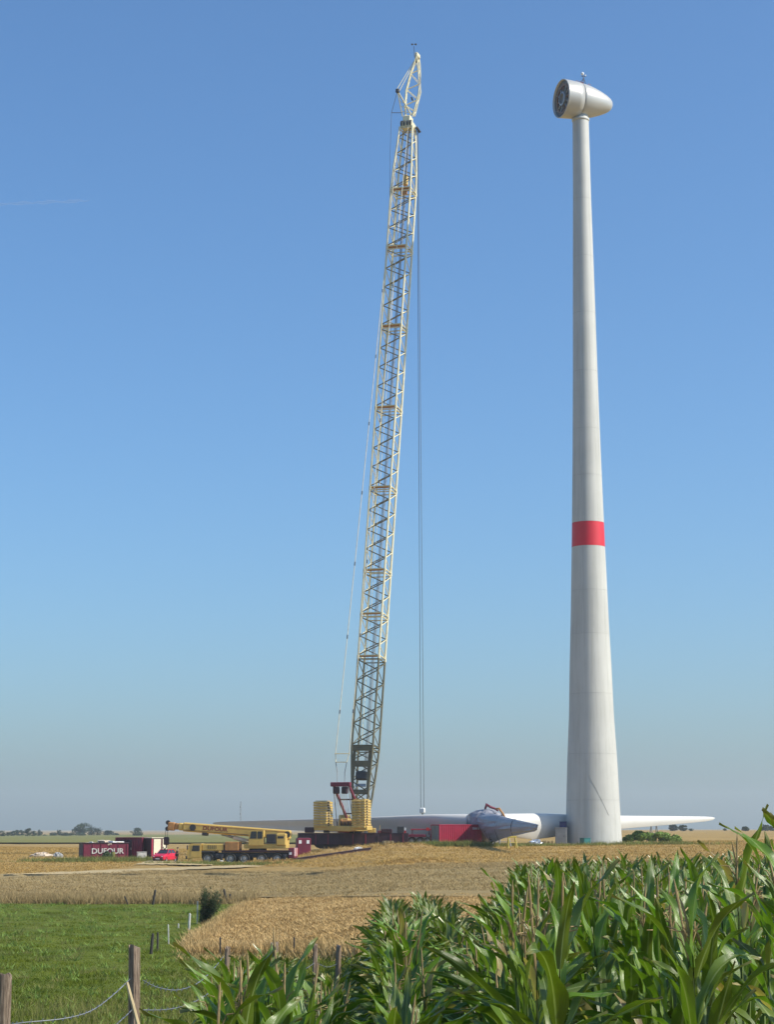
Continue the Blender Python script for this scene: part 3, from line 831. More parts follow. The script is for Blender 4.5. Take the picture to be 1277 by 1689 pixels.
# ------------------------------------------------------------------ containers
def container(name, px, d, L, W, H, rz, mside, mend, label, cat, open_top=False, end_label=None, ribs=True):
    t = thing(name, label, cat, put(px, d, -.05), rz)
    def corr(n, length, horiz, off, face):
        """trapezoid-corrugated wall"""
        pts = []
        p = length / n
        for i in range(n):
            x = -length / 2 + i * p
            for fx, dp in ((0, 0), (.3, 0), (.42, -.045), (.88, -.045)):
                pts.append((x + fx * p, dp))
        pts.append((length / 2, 0))
        rings = []
        for z in (.14, H - .1):
            rings.append([Vector((x, face * (off + dp), z)) if horiz else Vector((face * (off + dp), x, z)) for x, dp in pts])
        return MB().rings(rings, False, False)
    for f in (-1, 1):
        part('side_wall', corr(22 if L > 5 else 10, L - .2, True, W / 2, f), mside, t)
    part('end_wall', corr(6, W - .2, False, L / 2, -1), mend, t, label=end_label)
    part('end_wall', corr(6, W - .2, False, L / 2, 1), mside, t)
    fr = MB()
    for sx in (-1, 1):
        for sy in (-1, 1):
            fr.cbox((sx * (L / 2 - .06), sy * (W / 2 - .06), H / 2), (.14, .14, H), .02)
    for z in (.07, H - .05):
        for sy in (-1, 1): fr.cbox((0, sy * (W / 2 - .045), z), (L - .28, .1, .13), .02)
        for sx in (-1, 1): fr.cbox((sx * (L / 2 - .045), 0, z), (.1, W - .28, .13), .02)
    part('corner_frame', fr, mside, t)
    if not open_top: part('roof', MB().box((0, 0, H - .04), (L - .16, W - .16, .03)), mside, t)
    part('floor', MB().box((0, 0, .1), (L - .16, W - .16, .06)), M['dark'], t)
    return t
rt = container('shipping_container', 753, 243, 6.06, 2.44, 2.62, R(25), M['red'], M['greydoor'], 'bright red corrugated shipping container before the wrapped hub', 'container', end_label='grey door end of the red container')
lettering('lettering', 'DSU 5', .36, M['white'], rt, Matrix.Translation((2.2, -1.235, 2.12)) @ Matrix.Rotation(R(90), 4, 'X'))
for k in (-.6, .6): part('lock_rod', MB().tube((-3.06, k, .2), (-3.06, k, 2.45), .025, 6), M['steel'], rt)

c2 = container('site_container', 217, 241, 3.6, 2.4, 2.6, R(-14), M['maroon'], M['maroondk'], 'dark maroon site container behind the open waste skip', 'container')
for x in (-.75, .1):
    dd = part('door', MB().cbox((x, -1.235, 1.25), (.75, .06, 2.1), .02), M['maroondk'], c2)
    part('handle', MB().box((x + .25, -1.29, 1.2), (.05, .05, .3)), M['steel'], dd)
# tool locker with cream doors standing open
t3 = thing('tool_locker', 'upright maroon locker with pale cream door panels by the red car', 'locker', put(256, 240, -.05), R(38))
part('housing', MB().cbox((0, 0, 1.28), (2.3, 1.9, 2.5), .04), M['maroondk'], t3)
part('roof', MB().cbox((0, 0, 2.575), (2.4, 2.0, .08), .02), M['cream'], t3)
part('post', MB().cbox((-1.1, -.985, 1.25), (.22, .08, 2.4), .02), M['red'], t3)
for x, w in ((-.38, 1.05), (.72, .66)): part('door', MB().cbox((x, -1.0, 1.25), (w, .08, 2.35), .02), M['cream'], t3)
part('door_edge', MB().cbox((.26, -1.0, 1.25), (.12, .10, 2.36), .02), M['maroon'], t3)

def skip():
    t = thing('waste_skip', 'open maroon waste skip with white DUFOUR lettering on its side', 'skip', put(170, 236, -.03), R(20))
    L, W, H = 5.6, 2.3, 2.0
    sh = MB()
    outer = [(-L / 2, 0), (L / 2, 0), (L / 2, H), (-L / 2, H)]
    for y in (-W / 2, W / 2): sh.box((0, y, H / 2), (L, .06, H))
    part('side_wall', sh, M['maroon'], t)
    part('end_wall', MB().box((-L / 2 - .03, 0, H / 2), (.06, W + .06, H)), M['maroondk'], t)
    part('end_wall', MB().box((L / 2 + .03, 0, H / 2), (.06, W + .06, H)), M['maroon'], t)
    part('floor', MB().box((0, 0, .12), (L, W - .06, .08)), M['dark'], t)
    rim = MB()
    for y in (-1, 1): rim.cbox((0, y * (W / 2 + .03), H + .01), (L + .3, .16, .14), .03)
    for x in (-1, 1): rim.cbox((x * (L / 2 + .05), 0, H + .01), (.16, W - .12, .14), .03)
    part('rim', rim, M['maroondk'], t)
    for k in range(6):
        part('rib', MB().cbox((-L / 2 + .12 + k * (L - .24) / 5, -W / 2 - .07, H / 2 - .04), (.12, .08, H - .14), .02), M['maroon'], t)
    part('skid', MB().cbox((0, -.8, .0), (L + .2, .18, .16), .03).cbox((0, .8, .0), (L + .2, .18, .16), .03), M['dark'], t)
    lettering('lettering', 'DUFOUR', .92, M['stake'], t, Matrix.Translation((.25, -W / 2 - .115, 1.02)) @ Matrix.Rotation(R(90), 4, 'X'), .006, 1.08)
    r = random.Random(2)
    for k in range(16):
        x, y = r.uniform(-2.3, 2.3), r.uniform(-.8, .8)
        q = Matrix.Rotation(r.uniform(0, 6), 4, 'Z') @ Matrix.Rotation(r.uniform(-.6, .6), 4, 'X')
        o = tag(link('debris_sheet', MB().cbox((0, 0, 0), (r.uniform(.5, 1.2), r.uniform(.4, .9), r.uniform(.08, .3)), .03, q).mesh('debris_sheet', M['sack'] if k % 4 == 0 else M['debris'])), 'pale crumpled debris heaped in the open maroon skip', 'debris', 'debris in the skip')
        o.location = t.matrix_basis @ Vector((x, y, H - .1 + r.uniform(-.05, .25)))
    m = MB()
    for k in range(4): m.box((0, 0, .3 + k * .42), (.4, .5, .38))
skip()
def bin_(px, d, r, h, mtl, label, name, cat):
    t = thing(name, label, cat, put(px, d), 0)
    part('drum', MB().lathe([(r * .95, -.03), (r, .05), (r, h * .33), (r * 1.03, h * .35), (r, h * .37), (r, h * .66), (r * 1.03, h * .68), (r, h * .7), (r, h)], 20), mtl, t, True)
    part('rim', MB().lathe([(r * 1.02, h - .03), (r * 1.05, h), (r * 1.02, h + .03), (r * .9, h + .03)], 20, cap=False), M['dark'], t)
bin_(185.5, 231, .28, 1.05, M['drygrass'], 'pale green drum standing before the maroon skip', 'oil_drum', 'drum')
cb = cabinet('site_box', 233, 235, 1.15, .8, .85, R(15), M['stake'], 'weathered light grey box before the maroon container', 'box')

crumple('rubble_heap', 68, 246, 3.0, 2.0, .55, M['debris'], 'grey rubble heap on the stubble left of the skip', 'rubble', 8)
crumple('rubble_heap', 95, 243, 1.4, 1.2, .6, M['galv'], 'small grey rubble heap nearest the skip', 'rubble', 9)
def pallet(px, d, rz, n, label):
    t = thing('pallet_stack', label, 'pallets', put(px, d), rz)
    for j in range(n):
        for k in range(6): part('plank', MB().box((0, -.5 + k * .2, .12 + j * .15), (1.2, .12, .025)), M['pole'], t)
        for k in (-.52, 0, .52): part('bearer', MB().box((k, 0, .055 + j * .15), (.1, 1.1, .09)), M['pole'], t)
pallet(640, 236, .3, 5, 'stack of wooden pallets before the crawler crane track')
pallet(690, 235, -.2, 3, 'low pallet stack left of the red container')
pallet(905, 243, .4, 4, 'pallet stack between silver sheeting and grey cabinet')
def tank(px, d, w, h, rz, label):
    t = thing('ballast_box', label, 'ballast box', put(px, d), rz)
    part('housing', MB().cbox((0, 0, h / 2), (w, 1.6, h), .08), M['maroon'], t)
    for k in (-.28, .28): part('reflector', MB().box((k * w, -.815, h * .78), (.35, .03, .42)), M['white'], t)
    part('lid', MB().cbox((0, 0, h + .06), (w * .8, 1.2, .12), .03), M['maroondk'], t)
    for k in (-1, 1): part('foot', MB().cbox((k * w * .38, 0, -.02), (.3, 1.5, .14), .02), M['dark'], t)
tank(500, 238, 1.75, 2.1, R(10), 'maroon box with two white squares right of the mobile crane')

# ------------------------------------------------------------------ wheels shared by the vehicles
def wheel_meshes(r, w):
    tyre = MB().lathe([(r * .62, -w * .45), (r * .9, -w * .5), (r, -w * .36), (r, w * .36), (r * .9, w * .5), (r * .62, w * .45)], 28, cap=False).mesh('wheel', M['rubber'], False)
    rim = MB().lathe([(r * .63, -w * .42), (r * .55, -w * .2), (r * .30, -w * .25), (r * .22, -w * .5), (.02, -w * .5)], 20, cap=False)
    rim.lathe([(r * .63, w * .42), (r * .55, w * .2), (r * .30, w * .25), (r * .22, w * .5), (.02, w * .5)], 20, cap=False)
    return tyre, rim
def add_wheel(parent, tyre, rimme, loc, rot=None):
    w = link('wheel', tyre, parent)
    w.matrix_basis = Matrix.Translation(loc) @ Matrix.Rotation(R(90), 4, 'X')
    link('rim', rimme, w)
    return w

# ------------------------------------------------------------------ mobile crane
def build_mobile():
    d = 217.0
    L = 12.3
    c = put(400, d, -.02)
    t = thing('mobile_crane', 'yellow five axle mobile crane with DUFOUR lettered telescopic boom', 'mobile crane', c, R(174))
    X = lambda s: L / 2 - s                     # s counts metres back from the front bumper
    hw = 1.33
    # carrier
    part('chassis', MB().cbox((X(6.9), 0, 1.0), (10.4, 2.0, .55), .06), M['dark'], t)
    part('deck', MB().cbox((X(7.9), 0, 1.42), (8.0, 2.6, .22), .04), M['maroondk'], t)
    for s in (3.3, 4.9, 6.4, 8.0, 9.6):
        pass
    cab = part('cab', MB().prism([(X(0), .62), (X(0) + .02, 1.35), (X(.22), 2.22), (X(.45), 2.30), (X(1.62), 2.30), (X(1.62), .62)], -hw, hw), M['pale'], t)
    for sy in (-1, 1):
        dr = part('door', MB().prism([(X(.42), .8), (X(.42), 1.42), (X(.55), 2.15), (X(1.5), 2.15), (X(1.5), .8)], sy * hw, sy * (hw + .03)), M['pale'], cab)
        part('window', MB().prism([(X(.5), 1.45), (X(.63), 2.08), (X(1.42), 2.08), (X(1.42), 1.45)], sy * (hw + .031), sy * (hw + .045)), M['glass'], cab)
        part('mirror', MB().cbox((X(.05), sy * (hw + .25), 1.85), (.12, .22, .5), .03).tube((X(.3), sy * hw, 2.05), (X(.05), sy * (hw + .25), 2.0), .02, 5), M['dark'], cab)
    part('windscreen', MB().add([(X(.04) + .03, -1.15, 1.42), (X(.04) + .03, 1.15, 1.42), (X(.20) + .03, 1.12, 2.12), (X(.20) + .03, -1.12, 2.12)], [(0, 1, 2, 3)]), M['glass'], cab)
    part('bumper', MB().cbox((X(-.08), 0, .72), (.25, 2.66, .34), .05), M['dark'], t)
    for sy in (-1, 1): part('headlight', MB().cbox((X(-.2), sy * .95, .78), (.06, .34, .2), .03), M['white'], t)
    hood = part('engine_cover', MB().cbox((X(2.9), 0, 1.88), (2.5, 2.5, .78), .08), M['pale'], t)
    for k in range(5): part('vent_slat', MB().box((X(2.4) - k * .22, 1.262, 1.9), (.05, .02, .4)), M['dark'], hood)
    part('tool_box', MB().cbox((X(5.1), .25, 2.0), (1.6, 2.1, 1.0), .06), M['orange'], t)
    part('mudguard', MB().cbox((X(2.35), 0, 1.36), (1.6, 2.62, .16), .05), M['dark'], t)
    part('fuel_tank', MB().cbox((X(3.55), 1.0, .85), (.8, .6, .6), .12), M['dark'], t)
    part('air_tank', MB().tube((X(3.0), -1.05, .85), (X(4.0), -1.05, .85), .25, 12), M['steel'], t)
    # wheels
    tyre, rim = wheel_meshes(.63, .42)
    rimme = rim.mesh('rim', M['galv'])
    for s in (2.35, 4.95, 6.55, 8.55, 10.35):
        for sy in (-1, 1): add_wheel(t, tyre, rimme, (X(s), sy * 1.08, .63))
    # outriggers
    for s in (3.95, 11.2):
        for sy in (-1, 1):
            o = part('outrigger', MB().cbox((X(s), sy * 1.15, .95), (.42, .45, .36), .03).cbox((X(s), sy * 1.3, .7), (.24, .24, .6), .03), M['dark'], t)
            part('foot_plate', MB().lathe([(.02, .36), (.24, .36), (.24, .42), (.1, .48), (.02, .48)], 12, Matrix.Translation((X(s), sy * 1.3, -.05))), M['white'], o)
    part('tail_frame', MB().cbox((X(11.95), 0, 1.25), (.7, 2.5, 1.15), .06), M['maroon'], t)
    for k in range(4):
        part('reflector', MB().box((X(12.31), -1.0 + k * .66, 1.35), (.03, .36, .9)), M['white'] if k % 2 else M['reflect'], t)
    part('side_reflector', MB().box((X(11.85), 1.26, 1.2), (.3, .03, .3)), M['white'], t)
    # superstructure
    part('slew_ring', MB().lathe([(1.0, 1.52), (1.0, 1.72), (.8, 1.72), (.8, 1.52)], 28, Matrix.Translation((X(7.9), 0, 0))), M['dark'], t)
    part('turntable', MB().cbox((X(8.9), 0, 2.02), (4.9, 2.2, .55), .06), M['pale'], t)
    oc = part('operator_cab', MB().prism([(X(7.05), 2.1), (X(7.05), 3.0), (X(7.25), 3.78), (X(8.75), 3.78), (X(8.75), 2.1)], .35, 1.30), M['pale'], t)
    part('window', MB().prism([(X(7.18), 2.85), (X(7.34), 3.66), (X(7.95), 3.66), (X(7.95), 2.85)], 1.302, 1.318), M['glass'], oc)
    part('window', MB().prism([(X(8.05), 2.85), (X(8.05), 3.66), (X(8.62), 3.66), (X(8.62), 2.85)], 1.302, 1.318), M['glass'], oc)
    part('windscreen', MB().add([(X(7.05) + .02, .42, 2.6), (X(7.05) + .02, 1.22, 2.6), (X(7.05) + .02, 1.22, 3.0), (X(7.05) + .02, .42, 3.0), (X(7.25) + .02, .42, 3.7), (X(7.25) + .02, 1.22, 3.7)], [(0, 1, 2, 3), (3, 2, 5, 4)]), M['glass'], oc)
    part('engine_housing', MB().cbox((X(9.6), .75, 2.85), (1.1, 1.0, 1.0), .05), M['dark'], t)
    cw = part('counterweight', MB().cbox((X(10.75), 0, 2.75), (1.15, 2.5, 1.35), .10), M['pale'], t)
    part('grille', MB().box((X(10.7), 1.255, 3.0), (.7, .02, .25)), M['dark'], cw)
    part('winch', MB().lathe([(.36, -.6), (.36, -.52), (.25, -.5), (.25, .5), (.36, .52), (.36, .6)], 18, Matrix.Translation((X(11.35), -.1, 3.3)) @ Matrix.Rotation(R(90), 4, 'X')), M['dark'], t)
    # telescopic boom: hinge at rear, head out over the cab
    h0 = Vector((X(11.3), -.45, 3.28)); e = R(4.2)
    bd = Vector((math.cos(e), 0, math.sin(e))); bu = Vector((-math.sin(e), 0, math.cos(e)))
    BMx = Matrix(((bd.x, 0, bu.x), (0, 1, 0), (bd.z, 0, bu.z)))
    def bx(m, s0, s1, w, h, dz, b=.12): return m.cbox(h0 + bd * ((s0 + s1) / 2) + bu * dz, (s1 - s0, w, h), b, BMx)
    boom = part('boom', bx(MB(), -.3, 12.2, 1.0, 1.04, .0), M['pale'], t)
    part('boom_rail', bx(MB(), .2, 12.0, 1.03, .07, .30, .02), M['orange'], boom)
    part('boom_rail', bx(MB(), 4.5, 12.1, 1.03, .06, -.34, .02), M['maroondk'], boom)
    ins = part('inner_boom', bx(MB(), 12.2, 12.75, .82, .86, .0), M['pale'], t)
    part('inner_boom', bx(MB(), 12.75, 13.2, .70, .74, .0), M['orange'], t)
    hd = part('boom_head', bx(MB(), 13.2, 14.0, .75, .95, -.05, .1), M['orange'], t)
    for k in (-.35, .35):
        part('sheave', MB().lathe([(.1, -.08), (.26, -.09), (.22, 0), (.26, .09), (.1, .08)], 18, Matrix.Translation(h0 + bd * 14.05 + bu * k) @ Matrix.Rotation(R(90), 4, 'X')), M['dark'], hd)
    lt = lettering('lettering', 'DUFOUR', .62, M['lettr'], boom, Matrix.Translation(h0 + bd * 8.4 + Vector((0, .512, 0)) + bu * .02) @ BMx.to_4x4() @ Matrix.Rotation(R(180), 4, 'Z') @ Matrix.Rotation(R(90), 4, 'X'), .006, 1.15)
    part('boom_bracket', bx(MB(), 9.3, 9.9, .99, .4, -.62, .05), M['dark'], boom)
    part('hose_drum', MB().lathe([(.05, -.1), (.36, -.1), (.36, .1), (.05, .1)], 16, Matrix.Translation(h0 + bd * 11 + Vector((0, .58, 0))) @ Matrix.Rotation(R(90), 4, 'X')), M['dark'], boom)
    cy0 = Vector((X(7.2), -.45, 2.4)); cy1 = h0 + bd * 7.7 - bu * .5
    cyl = part('luffing_cylinder', MB().tube(cy0, cy0.lerp(cy1, .62), .24, 12), M['cream'], t, True)
    part('piston', MB().tube(cy0.lerp(cy1, .6), cy1, .15, 10), M['steel'], cyl, True)
    # hoist rope and hook block under the head
    tip = h0 + bd * 14.15 - bu * .4
    for dx in (-.12, .12): part('hoist_rope', MB().tube(tip + Vector((dx, 0, 0)), tip + Vector((dx, 0, -1.0)), .03, 5), M['rope'], t)
    hb = part('hook_block', MB().cbox(tip + Vector((0, 0, -1.35)), (.62, .4, .9), .12), M['maroondk'], t)
    part('hook', MB().path([tip + Vector((.0, 0, -1.8)), tip + Vector((0, 0, -2.1)), tip + Vector((.2, 0, -2.3)), tip + Vector((.36, 0, -2.1)), tip + Vector((.3, 0, -1.95))], [.07, .07, .08, .07, .03], 6), M['dark'], hb)
build_mobile()

# ------------------------------------------------------------------ red car
def build_car():
    t = thing('parked_car', 'small red hatchback parked facing the camera by the cream locker', 'car', put(271, 224), R(252))
    secs = []
    for x, wl, zl, zm, zt, wt in ((1.92, .62, .38, .58, .66, .55), (1.82, .74, .26, .6, .76, .66), (1.3, .81, .22, .66, .90, .72), (.75, .82, .22, .7, .98, .74), (0, .83, .22, .7, 1.0, .76), (-.9, .83, .22, .7, 1.0, .76), (-1.6, .81, .24, .7, .98, .72), (-1.85, .74, .32, .66, .92, .66)):
        secs.append([Vector((x, wl * .92, zl)), Vector((x, wl, zl + .1)), Vector((x, wl, zm)), Vector((x, wt, zt)), Vector((x, -wt, zt)), Vector((x, -wl, zm)), Vector((x, -wl, zl + .1)), Vector((x, -wl * .92, zl))])
    part('body', MB().rings(secs), M['carred'], t)
    gh = MB().rings([[Vector((.82, .7, .96)), Vector((.82, -.7, .96)), Vector((-1.72, -.68, .94)), Vector((-1.72, .68, .94))], [Vector((.15, .55, 1.4)), Vector((.15, -.55, 1.4)), Vector((-1.3, -.54, 1.4)), Vector((-1.3, .54, 1.4))]])
    part('windows', gh, M['glass'], t)
    part('roof', MB().cbox((-.57, 0, 1.42), (1.5, 1.13, .06), .03), M['carred'], t)
    for sy in (-1, 1):
        part('pillar', MB().tube((.80, sy * .69, .96), (.16, sy * .56, 1.4), .035, 5), M['carred'], t)
        part('pillar', MB().tube((-.55, sy * .71, .96), (-.5, sy * .57, 1.4), .035, 5), M['carred'], t)
        part('pillar', MB().tube((-1.70, sy * .68, .94), (-1.3, sy * .55, 1.4), .05, 5), M['carred'], t)
        part('headlight', MB().cbox((1.86, sy * .50, .62), (.12, .26, .14), .04), M['white'], t)
        part('mirror', MB().cbox((.62, sy * .9, 1.0), (.12, .18, .12), .03), M['carred'], t)
    part('grille', MB().cbox((1.93, 0, .56), (.04, .55, .12), .01), M['dark'], t)
    part('bumper', MB().cbox((1.90, 0, .36), (.16, 1.35, .16), .04), M['dark'], t)
    part('number_plate', MB().box((1.99, 0, .38), (.02, .5, .11)), M['white'], t)
    tyre, rim = wheel_meshes(.29, .18)
    rm = rim.mesh('rim', M['steel'])
    for x in (1.2, -1.25):
        for sy in (-1, 1): add_wheel(t, tyre, rm, (x, sy * .74, .29))
build_car()

# ------------------------------------------------------------------ person
def build_person():
    J = {'pel': (0, 0, .95), 'sp': (.02, 0, 1.15), 'ch': (.06, 0, 1.38), 'nk': (.09, 0, 1.5), 'hd': (.12, 0, 1.62), 'ht': (.12, 0, 1.73),
         'lh': (0, .1, .9), 'lk': (.14, .11, .5), 'la': (.05, .11, .08), 'lt': (.2, .12, .03), 'rh': (0, -.1, .9), 'rk': (.02, -.11, .5), 'ra': (-.2, -.11, .1), 'rt': (-.06, -.12, .03),
         'ls': (.06, .19, 1.4), 'le': (-.02, .25, 1.13), 'lw': (.12, .24, .92), 'lf': (.16, .23, .83), 'rs': (.06, -.19, 1.4), 're': (.02, -.25, 1.13), 'rw': (.18, -.22, .95), 'rf': (.23, -.21, .87)}
    rad = {'pel': .145, 'sp': .135, 'ch': .15, 'nk': .06, 'hd': .1, 'ht': .07, 'lh': .095, 'lk': .06, 'la': .042, 'lt': .04, 'rh': .095, 'rk': .06, 'ra': .042, 'rt': .04, 'ls': .065, 'le': .045, 'lw': .032, 'lf': .035, 'rs': .065, 're': .045, 'rw': .032, 'rf': .035}
    E = [('pel', 'sp'), ('sp', 'ch'), ('ch', 'nk'), ('nk', 'hd'), ('hd', 'ht'), ('pel', 'lh'), ('lh', 'lk'), ('lk', 'la'), ('la', 'lt'), ('pel', 'rh'), ('rh', 'rk'), ('rk', 'ra'), ('ra', 'rt'), ('ch', 'ls'), ('ls', 'le'), ('le', 'lw'), ('lw', 'lf'), ('ch', 'rs'), ('rs', 're'), ('re', 'rw'), ('rw', 'rf')]
    names = list(J)
    def skin(name, keys, mtl, k, parent):
        ks = [n for n in names if n in keys]
        me = bpy.data.meshes.new(name)
        me.from_pydata([J[n] for n in ks], [(ks.index(a), ks.index(b)) for a, b in E if a in keys and b in keys], [])
        me.materials.append(mtl)
        o = link(name, me, parent)
        o.modifiers.new('skin', 'SKIN').use_smooth_shade = True
        for i, n in enumerate(ks):
            me.skin_vertices[0].data[i].radius = (rad[n] * k, rad[n] * k)
            me.skin_vertices[0].data[i].use_root = (i == 0)
        s = o.modifiers.new('subdivision', 'SUBSURF'); s.levels = 1; s.render_levels = 1
        return o
    t = thing('person', 'person in dark red jacket and dark trousers walking beside the red car', 'person', put(291, 220), R(20))
    skin('body', set(names), M['skin'], 1, t)
    skin('trousers', {'pel', 'lh', 'lk', 'la', 'rh', 'rk', 'ra'}, M['cloth'], 1.15, t)
    skin('jacket', {'pel', 'sp', 'ch', 'ls', 'le', 'lw', 'rs', 're', 'rw'}, M['jacket'], 1.2, t)
    part('hair', MB().lathe([(.105, 0), (.115, .05), (.09, .11), (.02, .14)], 12, Matrix.Translation((.10, 0, 1.66))), M['hair'], t, True)
    for sy in (-1, 1):
        part('shoe', MB().cbox((.12 if sy > 0 else -.12, sy * .12, .045), (.27, .1, .09), .03), M['dark'], t)
build_person()

# ------------------------------------------------------------------ low loader trailer, mats
def build_trailer():
    t = thing('low_loader_trailer', 'maroon low loader trailer between crawler crane and red container', 'trailer', put(671, 247), R(-4))
    part('bed', MB().cbox((-.6, 0, 1.15), (6.2, 2.4, .35), .04), M['maroon'], t)
    part('gooseneck', MB().cbox((-2.9, 0, 1.55), (1.6, 2.3, .5), .06), M['maroon'], t)
    part('top_rail', MB().cbox((1.9, 0, 1.95), (2.6, 2.2, .16), .03), M['red'], t)
    for x in (.8, 3.0): part('post', MB().cbox((x, -.95, 1.6), (.14, .14, .7), .02), M['maroon'], t)
    part('ramp', MB().cbox((3.3, 0, 1.5), (.16, 2.2, 1.3), .03, Matrix.Rotation(R(18), 3, 'Y')), M['maroondk'], t)
    tyre, rim = wheel_meshes(.5, .3)
    rm = rim.mesh('rim', M['greydoor'])
    for x in (.7, 1.75, 2.8):
        for sy in (-1, 1): add_wheel(t, tyre, rm, (x, sy * .98, .5))
    for k in range(2): part('warning_board', MB().box((-.25, -1.23, 1.65 + k * .36), (.48, .03, .34)), M['white'] if k else M['reflect'], t)
    part('warning_board', MB().box((2.8, -1.13, 2.0), (.4, .03, .4)), M['reflect'], t)
    part('leg', MB().cbox((-.2, -1.0, .5), (.2, .2, 1.0), .03).cbox((.15, -1.0, .5), (.18, .2, 1.0), .03), M['white'], t)
build_trailer()
def steel_beam():
    a, b = put(462, 214, .1), put(612, 226, .14)
    t = thing('steel_beam', 'long rusty steel beam lying on the straw behind the mobile crane', 'beam', a)
    dv = b - a; L = dv.length; rzm = dv.to_track_quat('X', 'Z').to_matrix()
    c = dv / 2
    part('web', MB().cbox(c, (L, .06, .36), .01, rzm), M['maroondk'], t)
    part('flange', MB().cbox(c + Vector((0, 0, .2)), (L, .34, .05), .01, rzm), M['maroondk'], t)
    part('flange', MB().cbox(c + Vector((0, 0, -.2)), (L, .34, .05), .01, rzm), M['maroondk'], t)
steel_beam()

# ------------------------------------------------------------------ crawler crane
unit = MB().lathe([(1, 0), (1, 1)], 6).mesh('brace', M['boom'])
unit_shade = MB().lathe([(1, 0), (1, 1)], 6).mesh('brace', M['boomshade'])
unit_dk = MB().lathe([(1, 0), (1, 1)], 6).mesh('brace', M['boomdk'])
def rod(name, parent, p0, p1, r, me):
    p0, p1 = Vector(p0), Vector(p1)
    o = link(name, me, parent)
    dv = p1 - p0
    o.matrix_basis = Matrix.Translation(p0) @ dv.to_track_quat('Z', 'Y').to_matrix().to_4x4() @ Matrix.Diagonal((r, r, dv.length, 1))
    return o
def build_crawler():
    d = 247.0
    c = put(586, d)
    AZ = R(-20)
    t = thing('crawler_crane', 'tall yellow lattice boom crawler crane with stacked counterweights', 'crawler crane', c, AZ)
    inv = t.matrix_basis.inverted() if False else (Matrix.Translation(c) @ Matrix.Rotation(AZ, 4, 'Z')).inverted()
    # undercarriage: crawlers set crosswise to the view
    U = Matrix.Rotation(R(20 - 3), 4, 'Z')
    for sy in (-1, 1):
        pr = [(-5.2, .95), (-5.0, 1.5), (-4.4, 1.75), (4.4, 1.75), (5.0, 1.5), (5.2, .95), (5.0, .35), (4.4, .02), (-4.4, .02), (-5.0, .35)]
        m = MB().prism(pr, sy * 3.0 - .55, sy * 3.0 + .55)
        m.v = [tuple(U @ Vector(p)) for p in m.v]
        tr = part('crawler_track', m, M['dark'], t)
        n = 40
        peri = []
        for i in range(len(pr)):
            a, b = Vector((pr[i][0], 0, pr[i][1])), Vector((pr[(i + 1) % len(pr)][0], 0, pr[(i + 1) % len(pr)][1]))
            k = max(1, int((b - a).length / .42))
            for j in range(k): peri.append((a.lerp(b, (j + .5) / k), (b - a).normalized()))
        shoe = MB().cbox((0, 0, 0), (.36, 1.25, .10), .02).mesh('track_shoe', M['dark'])
        for p, dr in peri:
            o = link('track_shoe', shoe, tr)
            z = dr.cross(Vector((0, 1, 0)))
            o.matrix_basis = U @ Matrix.Translation(p + Vector((0, sy * 3.0, 0))) @ Matrix(((dr.x, 0, z.x), (0, 1, 0), (dr.z, 0, z.z))).to_4x4()
        m = MB().cbox((0, sy * 3.0 - sy * 0, .95), (8.6, 1.3, .8), .08); m.v = [tuple(U @ Vector(p)) for p in m.v]
        part('track_frame', m, M['maroondk'], t)
    m = MB().cbox((0, 0, 1.2), (3.4, 4.8, .9), .1).cbox((0, 0, 1.75), (2.6, 2.6, .5), .1); m.v = [tuple(U @ Vector(p)) for p in m.v]
    part('carbody', m, M['maroondk'], t)
    # outer ballast beam at the side of the tracks
    m = MB().cbox((0, -3.9, 1.2), (14.2, .5, 1.5), .05)
    m.v = [tuple(U @ Vector(p)) for p in m.v]; part('side_beam', m, M['maroondk'], t)
    for k in range(9):
        m = MB().cbox((-6.4 + k * 1.6, -4.19, 1.15), (.14, .08, 1.3), .02); m.v = [tuple(U @ Vector(p)) for p in m.v]
        part('beam_rib', m, M['maroon'] if k % 3 else M['maroondk'], t)
    for k, (x, w, h) in enumerate(((-5.6, 1.2, .7), (-3.4, .8, .5), (-1.2, 1.5, .45), (2.4, 1.0, .6), (4.3, 1.4, .5), (6.1, .9, .8))):
        m = MB().cbox((x, -3.9, 1.97 + h / 2), (w, .7, h), .05); m.v = [tuple(U @ Vector(p)) for p in m.v]
        part('tool_chest', m, (M['maroondk'], M['dark'], M['maroon'], M['yellow'])[k % 4], t)
    for k in range(7):
        m = MB().tube((-3.2 + k * 1.1, -3.7, 1.9), (-3.2 + k * 1.1, -3.7, 2.9), .03, 5); m.v = [tuple(U @ Vector(p)) for p in m.v]
        part('handrail', m, M['yellow'], t)
    part('slew_ring', MB().lathe([(1.5, 1.95), (1.5, 2.25), (1.2, 2.25)], 32), M['dark'], t)
    z0 = 2.2
    part('platform', MB().cbox((0, -1.6, z0 + .3), (3.0, 8.0, .7), .08), M['yellow'], t)
    part('rear_beam', MB().cbox((.1, -4.6, z0 + .35), (7.3, 1.9, .55), .06), M['yellow'], t)
    part('machine_house', MB().cbox((-.6, -1.0, z0 + 1.1), (1.2, 3.5, 1.0), .06), M['yellow'], t)
    part('operator_cab', MB().cbox((-2.1, 1.6, z0 + 1.1), (1.1, 1.8, 2.0), .12), M['yellow'], t)
    for k, (y, r) in enumerate(((-3.4, .52), (-2.2, .48), (-.9, .45))):
        part('winch_drum', MB().lathe([(r, -.9), (r, -.82), (r * .7, -.8), (r * .7, .8), (r, .82), (r, .9)], 20, Matrix.Translation((.3, y, z0 + 1.0)) @ Matrix.Rotation(R(90), 4, 'Y')), M['dark'] if k == 1 else M['orange'], t)
    for k in range(4):
        part('hose', MB().path([(-.9 + k * .5, -4.0, z0 + .6), (-.8 + k * .5, -4.3, z0 + 1.1 + .15 * (k % 2)), (-.7 + k * .5, -4.6, z0 + .7)], .05, 5), M['dark'], t)
